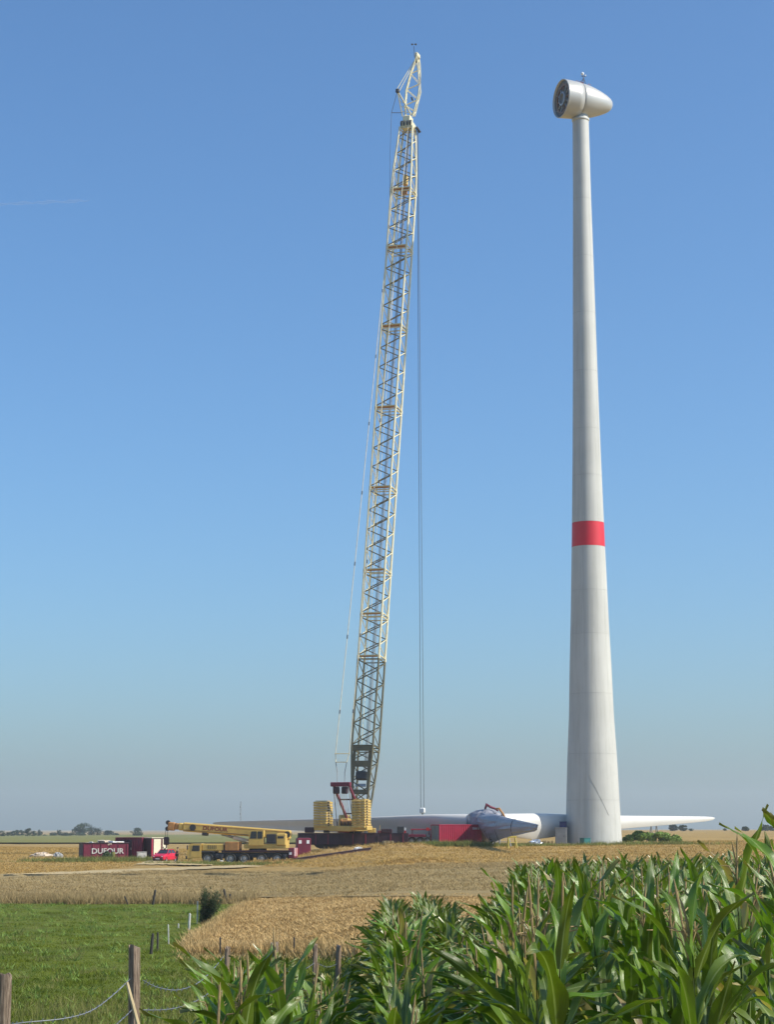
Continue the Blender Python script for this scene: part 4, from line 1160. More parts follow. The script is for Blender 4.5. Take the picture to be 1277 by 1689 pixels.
    # counterweight stacks: each slab a part
    slab = MB().cbox((0, 0, 0), (1.85, 2.2, .285), .05).cbox((0, -1.15, 0), (.5, .1, .16), .02).mesh('counterweight_slab', M['yellow'])
    for sx, zb, n in ((-2.65, z0 + .45, 10), (2.6, z0 + .30, 11)):
        for k in range(n):
            o = link('counterweight_slab', slab, t)
            o.location = (sx + random.uniform(-.03, .03), -4.65 + random.uniform(-.03, .03), zb + .19 + k * .325)
            for sy in (-1, 1):
                part('lifting_lug', MB().cbox((sx + sy * .95, -4.65 - .55, zb + .19 + k * .325), (.16, .34, .2), .03), M['dark'], o).matrix_basis = Matrix.Translation(-o.location)
        part('stack_cap', MB().cbox((sx, -4.65, zb + .06 + n * .325 + .03), (1.5, 1.7, .08), .02), M['yellow'], t)
    # helper from photo pixel to local point at a given distance
    loc = lambda px, py, dd: inv @ at(px, py, dd)
    # gantry (A-frame) leaning back over the counterweights
    ztop = loc(560, 1294, 243).z
    gt = [Vector((-1.05, -5.2, ztop)), Vector((1.05, -5.2, ztop))]
    for k, sx in enumerate((-1, 1)):
        part('gantry_leg', MB().cbox((gt[k] + Vector((sx * 1.15, 1.2, z0 + .5))) / 2, (.26, .34, (gt[k] - Vector((sx * 1.15, 1.2, z0 + .5))).length), .03, (gt[k] - Vector((sx * 1.15, 1.2, z0 + .5))).to_track_quat('Z', 'Y').to_matrix()), M['maroon'], t)
        part('gantry_stay', MB().tube(gt[k], (sx * 1.1, -3.6, z0 + .6), .06, 6), M['steel'], t)
    part('gantry_head', MB().cbox(Vector((0, -5.2, ztop)), (2.7, .6, .55), .06), M['maroon'], t)
    for sx in (-.62, .55):
        part('sheave_block', MB().cbox((sx, -5.2, ztop - .75), (.8, .55, .9), .1), M['maroondk'], t)
    for f in (.35, .68):
        a = gt[0].lerp(Vector((-1.15, 1.2, z0 + .5)), f); b = gt[1].lerp(Vector((1.15, 1.2, z0 + .5)), f)
        part('gantry_tie', MB().tube(a, b, .1, 6), M['maroondk'], t)
    for i in range(6):
        x = -.75 + i * .28
        part('luffing_rope', MB().tube((x, -5.2, ztop - .9), (x * .9, -3.4, z0 + .9), .025, 4), M['rope2'], t)
    # ---- boom
    B0 = Vector((.15, 1.4, z0 + .55))
    tipw = at(673, 210, 261); T0 = inv @ tipw
    ax = (T0 - B0); Ltot = ax.length; ax.normalize()
    ux = Vector((1, 0, 0)); ux = (ux - ax * ux.dot(ax)).normalized()
    vx = ax.cross(ux) * 1.0                                  # towards the front of the crane or back
    if vx.y < 0: vx = -vx
    BP = lambda u, v, w: B0 + ux * u + vx * v + ax * w
    wmat = t.matrix_basis if False else (Matrix.Translation(c) @ Matrix.Rotation(AZ, 4, 'Z'))
    ws = np.linspace(0, Ltot, 500)
    rows = np.array([proj(*(wmat @ BP(0, 0, w)))[1] for w in ws])
    wrow = lambda py: float(np.interp(-py, -rows, ws))
    half = lambda w: float(np.interp(w, [0, wrow(1300), wrow(1235), wrow(300), wrow(212)], [.75, 1.2, 1.48, 1.48, .95]))
    hv = lambda w: float(np.interp(w, [0, wrow(1300), wrow(1235), wrow(300), wrow(212)], [.3, .95, 1.2, 1.2, .75]))
    cuts = [0] + [wrow(y) for y in (1235, 1087, 1017, 945, 809, 677, 543, 413, 318, 212)]
    CR = ((-1, -1), (1, -1), (1, 1), (-1, 1))
    for i in range(len(cuts) - 1):
        w0, w1 = cuts[i], cuts[i + 1]
        dk = i <= 1
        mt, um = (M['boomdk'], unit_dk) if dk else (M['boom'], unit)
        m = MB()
        nn = max(2, int((w1 - w0) / 3))
        for su, sv in CR:
            m.path([BP(su * half(w0 + (w1 - w0) * k / nn), sv * hv(w0 + (w1 - w0) * k / nn), w0 + (w1 - w0) * k / nn) for k in range(nn + 1)], .145, 8)
        s = part('boom_section', m, mt, t)
        q = lambda ci, w: BP(CR[ci][0] * half(w), CR[ci][1] * hv(w), w)
        n = max(2, round((w1 - w0) / 1.55))
        lo, hi = w0 + .35, w1 - .35
        for a_, b_ in ((0, 1), (1, 2), (2, 3), (3, 0)):
            nf = n if a_ in (0, 2) else n
            for k in range(nf):
                wa, wb = lo + (hi - lo) * k / nf, lo + (hi - lo) * (k + 1) / nf
                p0, p1 = (q(a_, wa), q(b_, wb)) if (k + a_) % 2 == 0 else (q(b_, wa), q(a_, wb))
                rod('brace', s, p0, p1, .078 if a_ in (0, 2) else .062, unit_shade if (a_ in (0, 2) and not dk) else um)
        for w in (lo - .1, hi + .1):
            for a_, b_ in ((0, 1), (1, 2), (2, 3), (3, 0)): rod('cross_bar', s, q(a_, w), q(b_, w), .085, um)
        if i > 1:
            pp = [q(k, lo - .1) for k in range(4)]
            # walkway plate at the joint
            ctr = (pp[0] + pp[1] + pp[2] + pp[3]) / 4
            Mx = Matrix((ux, vx, ax)).transposed()
            part('walkway', MB().cbox(BP(0, -hv(lo) * .62, lo - .12), (half(lo) * 1.9, hv(lo) * .6, .06), .01, Mx), M['orange'], s)
            for k in range(4): part('pin_lug', MB().cbox(q(k, w0 + .05), (.30, .30, .55), .05, Mx), M['boom'], s)
    Mx = Matrix((ux, vx, ax)).transposed()
    # boom foot plates and winch in the heel section
    for y0, y1 in ((1312, 1304), (1267, 1257), (1241, 1232)):
        w0, w1 = wrow(y0), wrow(y1); w = (w0 + w1) / 2
        part('heel_plate', MB().cbox(BP(0, -hv(w), w), (half(w) * 2.05, .12, max(.35, w1 - w0)), .02, Mx), M['boomdk'], t)
    for su in (-1, 1):
        w0, w1 = wrow(1310), wrow(1236); wm = (w0 + w1) / 2
        part('heel_plate', MB().cbox(BP(su * (half(wm) - .22), -hv(wm), wm), (.40, .10, w1 - w0), .02, Mx), M['boomdk'], t)
    w = wrow(1281)
    part('boom_winch', MB().cbox(BP(0, -hv(w) + .3, w), (1.5, .9, 1.15), .15, Mx), M['dark'], t)
    w = wrow(1297)
    part('winch_frame', MB().cbox(BP(0, -hv(w) + .05, w), (1.5, .12, .4), .03, Mx), M['steel'], t)
    # hoist ropes running up inside the boom
    for u_, v_ in ((-.2, .5), (-.05, .55), (.1, .5), (.25, .55)):
        part('hoist_rope', MB().tube(BP(u_, v_, wrow(1285)), BP(u_ * .6, v_, wrow(205)), .04, 5), M['galv'], t)
    part('ladder', MB().tube(BP(-.75, -.6, wrow(1230)), BP(-.6, -.5, wrow(300)), .035, 4).tube(BP(-.35, -.6, wrow(1230)), BP(-.25, -.5, wrow(300)), .035, 4), M['boom'], t)
    # cable drum and stowed gear near the top
    w = wrow(300); part('platform_box', MB().cbox(BP(.35, -.4, w), (.7, .7, 1.6), .1, Mx), M['yellow'], t)
    w = wrow(322); part('platform_box', MB().cbox(BP(.45, -.9, w), (.9, .4, .7), .05, Mx), M['orange'], t)
    # ---- boom head with sheaves
    wh = wrow(212)
    hd = part('boom_head', MB().cbox(BP(0, 0, wh + .35), (1.9, 1.6, .9), .12, Mx).cbox(BP(0, -.2, wh + 1.2), (1.2, 1.3, 1.1), .12, Mx), M['boom'], t)
    for u_ in (-.75, -.3, .2, .65):
        part('sheave', MB().lathe([(.15, -.07), (.52, -.09), (.46, 0), (.52, .09), (.15, .07)], 20, Matrix.Translation(BP(u_, -.55, wh + .5)) @ Matrix.Rotation(R(90), 4, 'Y')), M['dark'], hd)
    # ---- fixed tip: four chords bulging at mid height, closing at the point
    def line_pt(px, py, dd): return loc(px, py, dd)
    dh = 261.3
    cl = {'a': [(669, 196), (668, 174), (670, 148), (677, 122), (684, 102), (687, 92)],
          'b': [(684, 192), (688, 176), (694, 152), (693.5, 125), (692.5, 105), (690.5, 92)]}
    pa0 = [loc(x, y, dh - .5) for x, y in cl['a']]; pa1 = [loc(x + 1.5, y, dh + .9) for x, y in cl['a']]
    pb0 = [loc(x - 3, y, dh - .5) for x, y in cl['b']]; pb1 = [loc(x, y, dh + .9) for x, y in cl['b']]
    m = MB()
    for pth in (pa0, pa1, pb0, pb1): m.path(pth, .11, 7)
    jib = part('fixed_jib', m, M['boom'], t)
    for i in range(len(pa0) - 1):
        for A, B_ in ((pa0, pb0), (pa1, pb1), (pa0, pa1), (pb0, pb1)):
            mid = lambda P, f: P[i].lerp(P[i + 1], f)
            rod('brace', jib, mid(A, 0), mid(B_, .5), .045, unit)
            rod('brace', jib, mid(B_, .5), mid(A, 1), .045, unit)
    part('jib_sheave', MB().lathe([(.15, -.1), (.5, -.12), (.44, 0), (.5, .12), (.15, .1)], 20, Matrix.Translation(loc(687.5, 98, dh)) @ Matrix.Rotation(R(90), 4, 'Y')), M['dark'], jib)
    part('jib_head', MB().cbox(loc(689, 92, dh), (.45, 1.3, .7), .1), M['boom'], jib)
    part('idler_sheave', MB().lathe([(.1, -.06), (.32, -.07), (.28, 0), (.32, .07), (.1, .06)], 16, Matrix.Translation(loc(680, 163, dh)) @ Matrix.Rotation(R(75), 4, 'Y')), M['dark'], jib)
    # back mast of the tip and its stays
    b0, b1 = loc(674, 190, dh - .4), loc(656, 150, dh - 1.5)
    bm = part('jib_mast', MB().tube(loc(679, 190, dh - .4), b1, .1, 6).tube(loc(664, 192, dh - .4), b1, .1, 6), M['boom'], t)
    part('mast_head', MB().cbox(b1, (.5, .5, .6), .08), M['dark'], bm)
    for k in range(1, 5):
        rod('brace', bm, loc(664, 192, dh - .4).lerp(b1, k / 5), loc(679, 190, dh - .4).lerp(b1, (k - .5) / 5), .04, unit)
    for k in (-.3, .3): part('stay_bar', MB().tube(b1 + Vector((k, 0, 0)), loc(684, 101, dh) + Vector((k * .3, 0, 0)), .05, 5), M['boom'], t)
    e1 = loc(646, 186, dh - 1.6)
    part('stay_rope', MB().tube(b1, e1, .04, 5).path([e1, loc(643.5, 260, dh - 1.6), loc(643, 330, dh - 1.9), loc(640, 420, dh - 2.5)], .03, 4), M['rope'], t)
    part('outrigger_strut', MB().tube(e1, loc(664, 186, dh - .8), .05, 5), M['dark'], t)
    # wind meter on the point
    a0 = loc(684, 94, dh)
    wm = part('wind_meter', MB().tube(a0, loc(683, 76, dh), .035, 5).tube(loc(680, 73, dh), loc(686, 73, dh), .03, 5), M['dark'], t)
    for px in (680, 686): part('cup', MB().lathe([(.03, -.12), (.16, 0), (.14, .12), (.02, .18)], 10, Matrix.Translation(loc(px, 73.5, dh))), M['dark'], wm)
    # runner sheave at the right of the head, rope falling from it and hook block
    h1 = loc(690, 214, dh)
    part('hoist_bracket', MB().tube(BP(.7, .2, wh + .4), h1, .1, 6), M['dark'], t)
    part('hoist_sheave', MB().lathe([(.12, -.14), (.55, -.16), (.5, 0), (.55, .16), (.12, .14)], 20, Matrix.Translation(h1) @ Matrix.Rotation(R(60), 4, 'Y')), M['dark'], t)
    hk = loc(697, 1337, dh)
    for s in (-1, 1):
        part('hoist_rope', MB().tube(h1 + Vector((-.08 + .06 * s, 0, 0)), hk + Vector((s * .24, 0, .3)), .038, 5), M['rope'], t)
    hb = part('hook_block', MB().cbox(hk, (.75, .5, .75), .12), M['white'], t)
    part('hook', MB().path([hk + Vector((0, 0, -.3)), hk + Vector((0, 0, -.75)), hk + Vector((.25, 0, -1.0)), hk + Vector((.45, 0, -.75))], [.09, .09, .1, .05], 6), M['dark'], hb)
    # ---- pendants from the gantry to the boom head with a spreader frame
    sp = [loc(553.5, 1243, 244), loc(576, 1243, 243.3)]
    s2 = [loc(554, 1257, 244), loc(572, 1257, 243.3)]
    part('spreader', MB().tube(sp[0] - Vector((.1, 0, 0)), sp[1] + Vector((.1, 0, 0)), .07, 6).tube(s2[0], s2[1], .06, 6).tube(sp[0], s2[0], .05, 5).tube(sp[1], s2[1], .05, 5), M['boom'], t)
    for k in range(2):
        part('pendant_link', MB().path([s2[k], s2[k].lerp(gt[k] * .6 + gt[1 - k] * .4, .45), gt[k] * .75 + gt[1 - k] * .25], [.05, .06, .035], 5), M['rope'], t)
    ends = [loc(658, 216, dh - 1.4), loc(673.5, 207, dh - 1.2)]
    for k in range(2):
        p = part('pendant', MB().tube(sp[k], ends[k], .055, 6), M['rope2'], t)
        for f in np.linspace(.06, .94, 9):
            q_ = sp[k].lerp(ends[k], float(f)); dq = (ends[k] - sp[k]).normalized()
            part('pendant_joint', MB().tube(q_ - dq * .25, q_ + dq * .25, .10, 6), M['rope'], p)
build_crawler()

# ------------------------------------------------------------------ trees, bush, sapling, far mast
def leaf_cloud(blobs, n, size, seed):
    r = np.random.default_rng(seed)
    C = np.array([b[:3] for b in blobs]); S = np.array([b[3:6] for b in blobs])
    vol = (S[:, 0] * S[:, 1] * S[:, 2]) ** .67
    k = r.choice(len(blobs), n, p=vol / vol.sum())
    d = r.normal(size=(n, 3)); d /= np.linalg.norm(d, axis=1)[:, None]
    rad = r.uniform(.35, 1.0, n) ** .5 * (1 + r.normal(0, .06, n))
    c = C[k] + d * S[k] * rad[:, None]
    nrm = d + r.normal(0, .6, (n, 3)); nrm /= np.linalg.norm(nrm, axis=1)[:, None]
    t = np.cross(nrm, r.normal(size=(n, 3))); t /= np.linalg.norm(t, axis=1)[:, None] + 1e-9
    b = np.cross(nrm, t)
    s = size * r.uniform(.5, 1.4, n)[:, None]
    v = np.stack([c - t * s - b * s * .5, c + t * s * .3 - b * s * .6, c + t * s + b * s * .4, c - t * s * .2 + b * s * .7], 1).reshape(-1, 3)
    return v, np.arange(n * 4).reshape(n, 4)
def tree(name, px, d, py_top, wpx, label, mtl, seed, group, n=900, py_base=None):
    r = random.Random(seed)
    b = put(px, d)
    H = at(px, py_top, d).z - b.z
    W = 1.4 * wpx / F * d * CT
    t = thing(name, label, 'tree', b, 0, group)
    tr = MB().path([(0, 0, -.2), (.02 * W, 0, H * .25), (.0, .02 * W, H * .55), (.01, 0, H * .8)], [H * .035, H * .028, H * .018, H * .006], 8)
    for k in range(6):
        a = r.uniform(0, 6.3); z = H * r.uniform(.25, .55)
        tr.path([(0, 0, z), (math.cos(a) * W * .2, math.sin(a) * W * .2, z + H * .12), (math.cos(a) * W * .36, math.sin(a) * W * .36, z + H * .2)], [H * .014, H * .009, H * .004], 5)
    part('trunk', tr, M['bark'], t)
    blobs = []
    for k in range(20):
        a = r.uniform(0, 6.3); q = r.uniform(0, 1) ** .6
        z = r.uniform(.12, .88); wid = math.sin(min(1, max(0, (z + .05) / 1.05)) * math.pi) ** .6
        blobs.append((math.cos(a) * W * .34 * q * wid, math.sin(a) * W * .34 * q * wid, H * z, W * r.uniform(.17, .27), W * r.uniform(.17, .27), H * r.uniform(.09, .16)))
    v, f = leaf_cloud(blobs, n, max(W, H) * (.035 if n > 700 else .06), seed)
    link('crown', np_mesh('crown', v, f, mtl), t)
    return t
G1 = 'trees along the left horizon'
k = 0
descr = ['small', 'slim', 'low', 'ragged', 'rounded']
for px, top, w in ((3, 1369, 9), (12, 1372, 8), (20, 1370, 10), (28, 1367, 10), (36, 1369, 9), (45, 1364, 10), (54, 1369, 10), (64, 1368, 9), (73, 1376, 7)):
    tree('distant_tree', px, 1050 + (k * 37) % 160, top, w, f'{descr[k % 5]} dark tree in the row at the left edge of the horizon' if k else 'leftmost dark tree of the row along the horizon', M['tleaf'], 20 + k, G1, 450); k += 1
for px, top, w in ((87, 1373, 10), (98, 1368.5, 10), (107, 1373, 10), (115, 1374, 10)):
    tree('distant_tree', px, 1100 + (k * 41) % 150, top, w, 'low hazy tree between the dark row and the big grey tree', M['tleaf'], 20 + k, 'low trees left of the big grey tree', 450); k += 1
tree('broad_tree', 132, 1180, 1356.5, 24, 'largest pale grey green tree on the left horizon', M['tleaf2'], 60, G1, 1400)
tree('broad_tree', 150, 1230, 1359, 15, 'dark tree touching the right side of the big grey one', M['tleaf'], 61, G1, 800)
tree('broad_tree', 160, 1230, 1363.5, 14, 'lower dark tree right of the big grey pair', M['tleaf'], 62, G1, 800)
tree('distant_tree', 178, 1260, 1370, 15, 'round low tree behind the waste skip', M['tleaf'], 63, G1, 600)
tree('distant_tree', 191, 1280, 1374, 9, 'tiny tree left of the maroon container', M['tleaf'], 64, G1, 400)
tree('broad_tree', 227, 1150, 1365, 18, 'round dark tree rising above the maroon container', M['tleaf'], 65, G1, 900)
G2 = 'trees along the right horizon'
tree('distant_tree', 1112, 900, 1359.5, 14, 'left one of two round trees beyond the green bush', M['tleaf'], 66, G2, 700)
tree('distant_tree', 1127, 920, 1360.5, 13, 'right one of two round trees beyond the green bush', M['tleaf'], 67, G2, 700)
tree('distant_tree', 1141, 950, 1366.5, 8, 'tiny tree just right of the two round trees', M['tleaf'], 68, G2, 300)
tree('distant_tree', 1197, 950, 1366, 7, 'lone tiny tree on the brown right horizon', M['tleaf'], 69, G2, 300)
for px, top, w in ((1231, 1363, 12), (1262, 1360, 16), (1274, 1362, 14)):
    tree('distant_tree', px, 880 + px % 30, top, w, 'far dark tree half hidden by the tall maize', M['tleaf'], int(px), 'far trees behind the right maize', 500)

def bush(px, d, wpx, top, label, mtl, seed, n=9000):
    b = put(px, d)
    W = wpx / F * d * CT; H = at(px, top, d).z - b.z
    t = thing('bush', label, 'bush', b)
    r = random.Random(seed); st = MB()
    for k in range(9):
        a = r.uniform(0, 6.3); x = r.uniform(-.35, .35) * W
        st.path([(x, 0, -.1), (x + .2 * math.cos(a), .2 * math.sin(a), H * .35), (x + .5 * math.cos(a), .5 * math.sin(a), H * .7)], [.05, .035, .012], 5)
    part('stem', st, M['bark'], t)
    blobs = []
    for k in range(26):
        x = r.uniform(-.48, .48); hh = (1 - (1.9 * x) ** 2) ** .5
        blobs.append((x * W, r.uniform(-.8, .8), H * hh * r.uniform(.25, .78), W * .085, .7, H * .26))
    v, f = leaf_cloud(blobs, n, .13, seed)
    link('foliage', np_mesh('foliage', v, f, mtl), t)
bush(1077, 263, 92, 1368.5, 'wide low green bush on the mound right of the tower', M['bleaf'], 71)
#bush(346, 197, 26, 1409, 'small dark bush beneath the mobile crane cab', M['sleaf'], 72, 600)
bush(176, 229.5, 13, 1403, 'dark green bush in front of the skip lettering', M['sleaf'], 73, 900)

def sapling():
    b = hit(327, 1526)
    t = thing('shrub', 'dark columnar shrub tied upright to a stake in the pasture', 'shrub', b)
    H = at(340, 1462, b.y).z - b.z
    m = MB(); r = random.Random(5); leaves = []
    for k in range(46):
        lean = r.uniform(.0, .8) ** 1.3; a = r.uniform(-.9, .9); hh = H * r.uniform(.55, 1.03) * (1 - .25 * lean)
        x0 = r.uniform(0, .35)
        p = [Vector((x0, r.uniform(-.2, .2), -.05)), Vector((x0 + lean * .45, a * .2, hh * .5)), Vector((x0 + lean * .95, a * .35, hh))]
        m.path(p, [.016, .011, .004], 4)
        for q in range(34):
            f = r.uniform(.12, 1); c = p[0].lerp(p[1], f * 2) if f < .5 else p[1].lerp(p[2], f * 2 - 1)
            leaves.append(c + Vector((r.gauss(0, .05), r.gauss(0, .05), r.gauss(0, .03))))
    part('stem', m, M['bark'], t)
    V = blades(np.array([tuple(p) for p in leaves]), 2, .10, .028, .03, .6)
    link('foliage', np_mesh('foliage', V, np.arange(len(V)).reshape(-1, 3), M['sleaf']), t)
    s = part('stake', MB().tube((-.05, 0, -.1), (-.05, 0, H * .62), .035, 6), M['stake'], t)
sapling()

def far_mast():
    b = put(396, 1400); H = at(396, 1322, 1400).z - b.z
    t = thing('radio_mast', 'thin grey lattice radio mast far behind the rotor blade tip', 'mast', b)
    for a in range(3):
        q = 2.1 * a
        part('leg', MB().tube((.7 * math.cos(q), .7 * math.sin(q), -1), (.25 * math.cos(q), .25 * math.sin(q), H), .16, 4), M['greydoor'], t)
    for k in range(9):
        z = H * (k + .5) / 9; w = .7 - .45 * z / H
        part('brace', MB().tube((-w, 0, z), (w, 0, z + 1.6), .1, 4), M['greydoor'], t)
    for f in (.62, .82): part('antenna', MB().lathe([(.5, 0), (.6, .5), (.5, 1.0)], 8, Matrix.Translation((0, 0, H * f))), M['greydoor'], t)
far_mast()

# ------------------------------------------------------------------ fence
def post_mesh(r, h, seed, n=14):
    q = random.Random(seed)
    prof = [1 + q.uniform(-.12, .12) for _ in range(n)]
    for c in (q.randrange(n), q.randrange(n)): prof[c] *= .62            # drying cracks
    rings = []
    for k in range(9):
        z = -.35 + (h + .35) * k / 8; f = 1 - .05 * k / 8
        rings.append([Vector((r * f * prof[j] * math.cos(2 * math.pi * j / n) * (1 + q.uniform(-.04, .04)), r * f * prof[j] * math.sin(2 * math.pi * j / n) * (1 + q.uniform(-.04, .04)), z + (q.uniform(-.05, .03) if k == 8 else 0))) for j in range(n)])
    return MB().rings(rings)
GF = 'posts of the wire fence'
posts = {}
for key, px, top, d, w, tilt, label in (
        ('a', 9, 1608, 16.5, 23, .0, 'weathered split fence post at the lower left corner'),
        ('b', 227, 1562, 19.0, 18, -1.2, 'thick weathered fence post with reddish splits and leaning cane'),
        ('c', 372, 1562, 24.0, 9.5, 0.8, 'thin dark fence post behind the leftmost maize plant'),
        ('d', 453, 1556, 28.0, 14, 0, 'dark fence post behind the second maize plant'),
        ('e', 520, 1557, 33.0, 8.5, 0, 'slim brown fence post against the barley edge'),
        ('f', 557, 1560, 37.0, 9, 1.0, 'last brown fence post before the maize hides the fence')):
    tp = at(px, top, d); g = gzf(tp.x, tp.y); h = tp.z - g
    p = solo('fence_post', post_mesh(w / 2 / F * d, h, sum(map(ord, key)) * 7), M['wood'], label, 'fence post', GF, (tp.x, tp.y, g))
    p.rotation_euler = (0, R(tilt), 0.3)
    posts[key] = (tp, g, h)
def wire(name, pts, label, r=.0048, barb=True):
    m = MB()
    n = 24
    P = [Vector(p) for p in pts]
    # smooth curve through the given points
    out = []
    for i in range(len(P) - 1):
        p0, p1, p2, p3 = P[max(i - 1, 0)], P[i], P[i + 1], P[min(i + 2, len(P) - 1)]
        for k in range(8):
            s = k / 8
            out.append(.5 * ((2 * p1) + (p2 - p0) * s + (2 * p0 - 5 * p1 + 4 * p2 - p3) * s * s + (3 * p1 - p0 - 3 * p2 + p3) * s ** 3))
    out.append(P[-1])
    m.path(out, r, 5)
    o = solo(name, m, M['steel'], label, 'wire', 'fence wires')
    if barb:
        b = MB()
        for k in range(2, len(out) - 1, 2):
            c = out[k]
            b.tube(c + Vector((-.012, 0, -.02)), c + Vector((.012, 0, .02)), .004, 4)
        part('barb', b, M['steel'], o)
def wpt(a, b, seq):
    """points along a span: photo pixels with distance running from post a to post b"""
    da, db = posts[a][0].y, posts[b][0].y
    return [at(px, py, da + (db - da) * i / (len(seq) - 1)) for i, (px, py) in enumerate(seq)]
wire('fence_wire', wpt('a', 'b', [(12, 1692), (35, 1687), (105, 1680), (150, 1667), (185, 1642), (217, 1612)]), 'sagging wire from the corner post up to the thick post')
wire('fence_wire', wpt('b', 'c', [(236, 1617), (258, 1628), (292, 1633), (325, 1622), (350, 1600), (368, 1578)]), 'upper sagging wire right of the thick post')
wire('fence_wire', wpt('b', 'c', [(236, 1666), (275, 1665), (310, 1657), (340, 1641), (368, 1622)]), 'lower sagging wire right of the thick post')
wire('fence_wire', wpt('a', 'b', [(14, 1730), (100, 1722), (170, 1705), (200, 1682), (219, 1664)]), 'lower wire reaching the thick post from below')
wire('fence_wire', wpt('c', 'd', [(375, 1590), (395, 1622), (415, 1626), (432, 1614), (450, 1592)]), 'upper wire between the two posts behind the maize')
wire('fence_wire', wpt('c', 'd', [(375, 1625), (400, 1655), (420, 1652), (450, 1632)]), 'lower wire between the two posts behind the maize')
wire('fence_wire', wpt('d', 'e', [(455, 1592), (480, 1604), (500, 1600), (519, 1588)]), 'wire from the dark post to the slim brown post')
wire('fence_wire', wpt('e', 'f', [(521, 1588), (540, 1595), (556, 1590)]), 'short wire between the two rightmost posts')
c0, c1 = at(209, 1621, 18.6), at(226, 1692, 18.4)
c2_ = c1 + (c1 - c0) * 1.1; c2_.z = max(c2_.z, gzf(c2_.x, c2_.y))
solo('cane', MB().path([c0, c0.lerp(c2_, .5) + Vector((.01, 0, 0)), c2_], [.016, .02, .022], 7), M['pole'], 'pale broken cane leaning against the thick fence post', 'cane')
GS = 'small stakes in the pasture'
for px, y0, y1, w, lx, mtl, label in (
        (212, 1478, 1494, 2.5, -7, 'darkstake', 'leaning dark stake at the wheat edge on the far left'),
        (251, 1467, 1495, 4, 5, 'darkstake', 'leaning dark stake at the wheat edge right of the other'),
        (374, 1466, 1492, 4, -5, 'darkstake', 'taller of two brown stakes behind the shrub'),
        (379, 1474, 1492, 3.5, 0, 'darkstake', 'shorter of two brown stakes behind the shrub'),
        (248, 1539, 1576, 5, 4, 'darkstake', 'left one of two black stakes above the thick post'),
        (259, 1537, 1571, 3.5, 1, 'darkstake', 'right one of two black stakes above the thick post'),
        (278, 1524, 1559, 2.2, -1, 'stake', 'thin pale stake left of the shrub'),
        (294, 1523, 1533, 2.5, 0, 'stake', 'short pale stake by the dark shadow of the shrub'),
        (311, 1506, 1537, 4, 2, 'stake', 'whitish pointed stake just left of the shrub'),
        (363, 1545, 1580, 3, 0, 'darkstake', 'thin rusty stake at the barley corner behind the fence'),
        (485, 1545, 1580, 3, 0, 'darkstake', 'thin rusty stake in front of the barley behind the maize')):
    b = hit(px, y1); tp = at(px + lx, y0, b.y)
    r = w / 2 / F * b.y
    solo('stake', MB().path([(0, 0, -.1), (tp - b) * .5, (tp - b) * .93, (tp - b)], [r, r, r * .9, r * .3], 7), M[mtl], label, 'stake', GS, b)

# ------------------------------------------------------------------ maize
def leaf_arrays(L, W, a0, a1, fold, twist, nseg, nac, seed):
    """one arching leaf blade: starts at the stalk, rises, bends over; grid of verts with uv"""
    r = random.Random(seed)
    V, UV = [], []
    p = Vector((0.012, 0, 0)); ds = L / nseg
    kink = r.uniform(.35, .65) if seed % 3 == 1 else None
    wave = r.uniform(0, 6); wf = r.uniform(9, 14)
    for i in range(nseg + 1):
        s = i / nseg
        ang = R(a0) + R(a1 - a0) * (s ** 1.7 if kink is None else .35 * s + .65 / (1 + math.exp(-22 * (s - kink))))
        tdir = Vector((math.sin(ang), 0, math.cos(ang)))
        nrm = Vector((-math.cos(ang), 0, math.sin(ang)))
        w = W * min(1, (.45 + s * 3.2)) * max(0.0, 1 - s ** 2.6) ** .8
        tw = R(twist) * s
        side = Vector((0, 1, 0)) * math.cos(tw) + nrm * math.sin(tw)
        n2 = nrm * math.cos(tw) - Vector((0, 1, 0)) * math.sin(tw)
        for j in range(nac + 1):
            u = j / nac; e = (u - .5) * 2
            edge = abs(e) ** 2 * W * .20 * math.sin(wf * s + wave + (1.3 if e > 0 else 0)) * (s > .1)
            V.append(p + side * (e * w / 2) + n2 * (abs(e) * w * .5 * fold * (1 - .6 * s) + edge))
            UV.append((u, s))
        p = p + tdir * ds
    q = []
    for i in range(nseg):
        for j in range(nac):
            a = i * (nac + 1) + j
            q.append((a, a + 1, a + nac + 2, a + nac + 1))
    return V, UV, q
SPEC = [(.56, .088, 14, 60, .55, 25), (.66, .098, 18, 105, .5, -35), (.78, .108, 22, 135, .45, 45), (.84, .112, 26, 160, .4, -50), (.72, .104, 20, 90, .5, 25), (.58, .090, 10, 42, .6, -18), (.86, .115, 32, 172, .35, 30), (.80, .108, 16, 140, .45, -75), (.68, .098, 28, 80, .5, 80), (.46, .07, 8, 34, .65, 12)]
leafmesh, leaflow, leafdry = [], [], []
M['dryleaf'] = corn_leaf_mat('dry_maize_leaf', (.24, .18, .07), (.36, .28, .12))
vr = random.Random(77)
for i, sp in enumerate(SPEC):
    var = []
    for j in range(4):
        L_, W_, a_0, a_1, fo, tw = sp
        V, UV, q = leaf_arrays(L_ * vr.uniform(.88, 1.12), W_ * vr.uniform(.78, 1.0), a_0 + vr.uniform(-5, 7), a_1 + vr.uniform(-22, 22), fo * vr.uniform(.7, 1.3), tw * vr.uniform(-1.2, 1.4), 12, 4, i * 4 + j)
        m = MB(); m.v = [tuple(p) for p in V]; m.f = q; m.uv = UV
        var.append(m.mesh('leaf', M['leaf'], True))
    leafmesh.append(var)
    m = MB(); m.v = [tuple(p) for p in V]; m.f = q; m.uv = UV
    leafdry.append(m.mesh('leaf', M['dryleaf'], True))
    V, UV, q = leaf_arrays(*sp, 6, 2, i)
    leaflow.append((np.array([tuple(p) for p in V]), np.array(UV), np.array(q)))
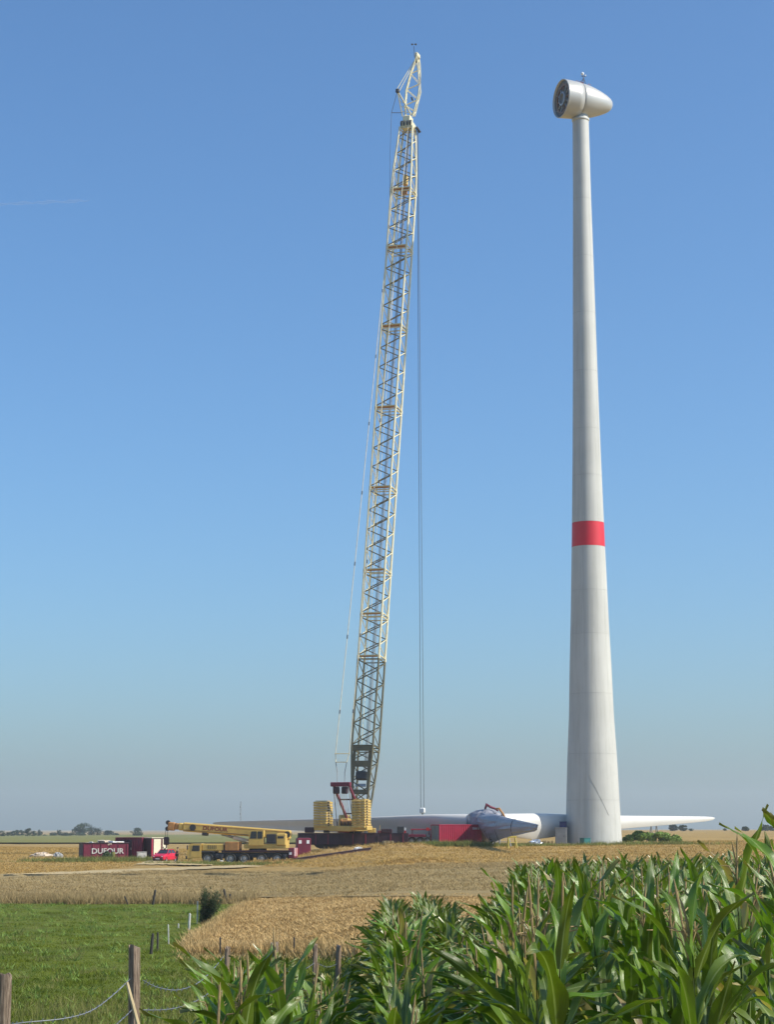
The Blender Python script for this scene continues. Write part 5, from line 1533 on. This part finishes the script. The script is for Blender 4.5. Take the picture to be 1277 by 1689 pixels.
def stalk_mb(): return MB().path([(0, 0, -.05), (.005, .004, .6), (-.004, 0, 1.2), (.004, .003, 1.75), (0, 0, 2.06)], [.016, .015, .013, .010, .006], 7)
stalk_me = stalk_mb().mesh('stalk', M['stalk'], True)
tassel_me = []
for sd_i in range(4):
    r = random.Random(90 + sd_i)
    m = MB()
    hh = r.uniform(.34, .46)
    lean = (r.uniform(-.05, .05), r.uniform(-.05, .05))
    n = 9
    pts = [(lean[0] * (k / n) ** 2, lean[1] * (k / n) ** 2, hh * k / n) for k in range(n + 1)]
    m.path(pts, [.004] + [.0075 + .0025 * (k % 2) for k in range(1, n)] + [.002], 6)
    for b in range(r.randint(3, 7)):
        a = r.uniform(0, 6.3); z = hh * r.uniform(.05, .35); l = r.uniform(.14, .22); o = r.uniform(.35, .9)
        pp = [(0, 0, z), (math.cos(a) * l * .4 * o, math.sin(a) * l * .4 * o, z + l * .5), (math.cos(a) * l * .9 * o, math.sin(a) * l * .9 * o, z + l * (.85 - .4 * o))]
        m.path(pp, [.003, .005, .002], 4)
    tassel_me.append(m.mesh('tassel', M['tassel']))

LIM = ([250, 325, 335, 372, 450, 480, 505, 560, 600, 618, 640, 700, 742, 765, 790, 805, 840, 850, 900, 1000, 1100, 1200, 1235, 1277, 1400],
       [1760, 1700, 1615, 1585, 1585, 1630, 1650, 1640, 1605, 1535, 1498, 1485, 1500, 1545, 1545, 1495, 1480, 1432, 1420, 1412, 1402, 1385, 1345, 1335, 1325])
NEARLIM = ([250, 325, 335, 372, 450, 480, 505, 560, 620, 700, 770, 830, 860, 880, 950, 1100, 1200, 1235, 1277, 1400],
           [1760, 1700, 1600, 1570, 1562, 1640, 1670, 1690, 1665, 1640, 1640, 1600, 1470, 1425, 1435, 1410, 1390, 1345, 1335, 1325])
plants = []
pr = random.Random(21)
x = -1.28
while x < 11:
    y = 9.3
    while y < 47:
        xx = x + pr.gauss(0, .05); yy = y + pr.uniform(-.05, .05)
        z = gzf(xx, yy)
        px, _ = proj(xx, yy, z + 2.0)
        y += .27 if yy < 16 else .25
        if px < 325 or px > 1345: continue
        f = min(1, max(0, (yy - 12) / 4))
        lim = np.interp(px, *NEARLIM) * (1 - f) + np.interp(px, *LIM) * f
        zl = at(px, float(lim), yy).z
        h = pr.uniform(2.15, 2.45)
        hmax = zl - z
        if px > 1220 and yy < 13: h = max(h, min(hmax, 2.62))
        if hmax < .9: continue
        if hmax < h: h = hmax * pr.uniform(.90, 1.0)
        if pr.random() < .04: continue
        if px < 505 and yy < 15 and pr.random() < .7: continue
        if 505 <= px < 820 and yy < 13 and pr.random() < .3: continue
        plants.append((yy, xx, z, h, px))
    x += .70
for px, d, top in ((343, 9.6, 1606), (366, 9.9, 1566), (381, 10.2, 1560), (398, 9.8, 1585), (428, 10.6, 1600), (452, 10.1, 1562), (466, 10.4, 1553), (484, 10.9, 1585)):
    p = put(px, d); plants.append((p.y, p.x, p.z, at(px, top, d).z - p.z, px))
plants.sort()
def plant_recipe(r):
    """leaf index, height share, azimuth, scale"""
    a0 = r.uniform(0, 6.3); out = []
    n = r.randint(9, 11)
    for k in range(n):
        f = k / (n - 1)
        z = .45 + 1.5 * f
        if f > .85: idx = r.choice([5, 9, 0])
        elif f > .55: idx = r.choice([0, 4, 5, 8, 1])
        else: idx = r.choice([1, 2, 3, 6, 7, 4])
        out.append((idx, z, a0 + math.pi * k + r.gauss(0, .35), r.uniform(.85, 1.15)))
    return out
GM = 'maize plants of the field edge'
def plant_label(px, y):
    row = 'front row' if y < 11.5 else 'middle' if y < 14.5 else 'rear'
    for lim, where in ((390, 'by the thin dark fence post'), (440, 'between thin and broad dark fence posts'), (490, 'before the broad dark fence post'), (540, 'below the slim brown fence post'),
                       (610, 'below the last brown fence post'), (670, 'below the crawler crane tracks'), (715, 'below the hanging crane hook'), (800, 'below the red shipping container'), (890, 'below the grey wrapped near blade'),
                       (935, 'below the grey cabinet'), (980, 'below the shaded half of the tower'), (1030, 'below the sunlit half of the tower'), (1125, 'below the wide green bush'), (1180, 'below the right blade tip'), (1232, 'between blade tip and picture edge')):
        if px < lim: return f'green maize plant {where}, {row} of the field edge'
    return f'tallest maize plant clump at right picture edge, {row}'
NEAR_N = 300
vv, uu, qq = [], [], []; off = 0
sv, sq, so = [], [], 0
tv, tq, to = [], [], 0
stalk_low = MB().path([(0, 0, .2), (0, 0, 1.2), (0, 0, 2.0)], [.014, .012, .006], 4)
tas_low = []
for s in range(3):
    r = random.Random(300 + s); m = MB().path([(0, 0, 0), (.005, 0, .16), (.02 * r.uniform(-1, 1), 0, .34)], [.006, .009, .002], 4)
    for b in range(3):
        a = r.uniform(0, 6.3); m.path([(0, 0, .05), (.06 * math.cos(a), .06 * math.sin(a), .14), (.13 * math.cos(a), .13 * math.sin(a), .18)], [.004, .005, .002], 3)
    tas_low.append(m)
for i, (y, x, z, h, px) in enumerate(plants):
    r = random.Random(1000 + i)
    sc = h / (2.55 if px < 800 else 2.46)
    rec = plant_recipe(r)
    if i < NEAR_N:
        t = thing('maize_plant', plant_label(px, y), 'maize plant', (x, y, z), 0, GM)
        t.rotation_euler = (r.gauss(0, .03), r.gauss(0, .03), 0)
        s = link('stalk', stalk_me, t); s.scale = (1, 1, sc)
        for idx, zz, az, k in rec:
            l = link('leaf', leafdry[idx] if r.random() < (.05 if zz > 1.3 else .12) else leafmesh[idx][r.randrange(4)], t)
            l.location = (0, 0, zz * sc); l.rotation_euler = (r.gauss(0, .08), r.gauss(0, .1), az); l.scale = (k, k * r.uniform(.85, 1.1), k)
        if r.random() < .35: continue
        ta = link('tassel', tassel_me[r.randrange(4)], t); ta.location = (0, 0, 2.02 * sc); ta.scale = (.75, .75, r.uniform(.75, 1.2)); ta.rotation_euler = (r.gauss(0, .1), r.gauss(0, .1), r.uniform(0, 6.3))
    else:
        for idx, zz, az, k in rec[2:]:
            V, UV, q = leaflow[idx]
            c, s_ = math.cos(az), math.sin(az)
            W_ = V * k
            W2 = np.stack([W_[:, 0] * c - W_[:, 1] * s_ + x, W_[:, 0] * s_ + W_[:, 1] * c + y, W_[:, 2] + z + zz * sc], -1)
            vv.append(W2); uu.append(UV); qq.append(q + off); off += len(V)
        a = np.array(stalk_low.v) * (1, 1, sc) + (x, y, z); sv.append(a); sq += [tuple(j + so for j in f) for f in stalk_low.f]; so += len(a)
        if r.random() < .3: continue
        tm = tas_low[r.randrange(3)]
        an = r.uniform(0, 6.3); c, s_ = math.cos(an), math.sin(an); T = np.array(tm.v)
        a = np.stack([T[:, 0] * c - T[:, 1] * s_ + x, T[:, 0] * s_ + T[:, 1] * c + y, T[:, 2] + z + 1.98 * sc], -1); tv.append(a); tq += [tuple(j + to for j in f) for f in tm.f]; to += len(a)
if vv:
    o = struct('maize_field', np_mesh('maize_field', np.vstack(vv), np.vstack(qq), M['leaf_far'], np.vstack(uu), True), 'stuff')
    o['label'] = 'dense maize field behind the front plants'; o['category'] = 'maize'
    def py_mesh(name, vs_, fs, mt):
        me = bpy.data.meshes.new(name); me.from_pydata(np.vstack(vs_).tolist(), [], fs); me.materials.append(mt); me.update(); return me
    for nm, a, b, mt in (('stalk', sv, sq, 'stalk'), ('tassel', tv, tq, 'tassel')):
        s = link(nm, py_mesh(nm, a, b, M[mt]), o); s['kind'] = 'stuff'
print('PLANTS', len(plants))

# ------------------------------------------------------------------ faint vapour trail
p0, p1 = at(-60, 338, 9000), at(148, 331, 9000)
n = 24
pts = [p0.lerp(p1, k / n) + Vector((0, 0, random.uniform(-4, 4))) for k in range(n + 1)]
solo('vapour_trail', MB().path(pts, [7 + 3 * math.sin(k * 1.3) if k < n else 2 for k in range(n + 1)], 8), M['contrail'], 'faint white vapour trail low contrast in the left sky', 'vapour trail')

# ------------------------------------------------------------------ haze
def haze():
    m = bpy.data.materials.new('summer_haze'); m.use_nodes = True
    nt = m.node_tree; nt.nodes.clear()
    out = nt.nodes.new('ShaderNodeOutputMaterial'); v = nt.nodes.new('ShaderNodeVolumePrincipled')
    v.inputs['Color'].default_value = (.90, .96, .95, 1); v.inputs['Density'].default_value = 0.00018; v.inputs['Anisotropy'].default_value = .2
    nt.links.new(v.outputs[0], out.inputs['Volume'])
    mb = MB().box((0, 2960, 55), (12000, 6080, 126))
    o = link('haze', mb.mesh('haze', m)); o['kind'] = 'stuff'
haze()
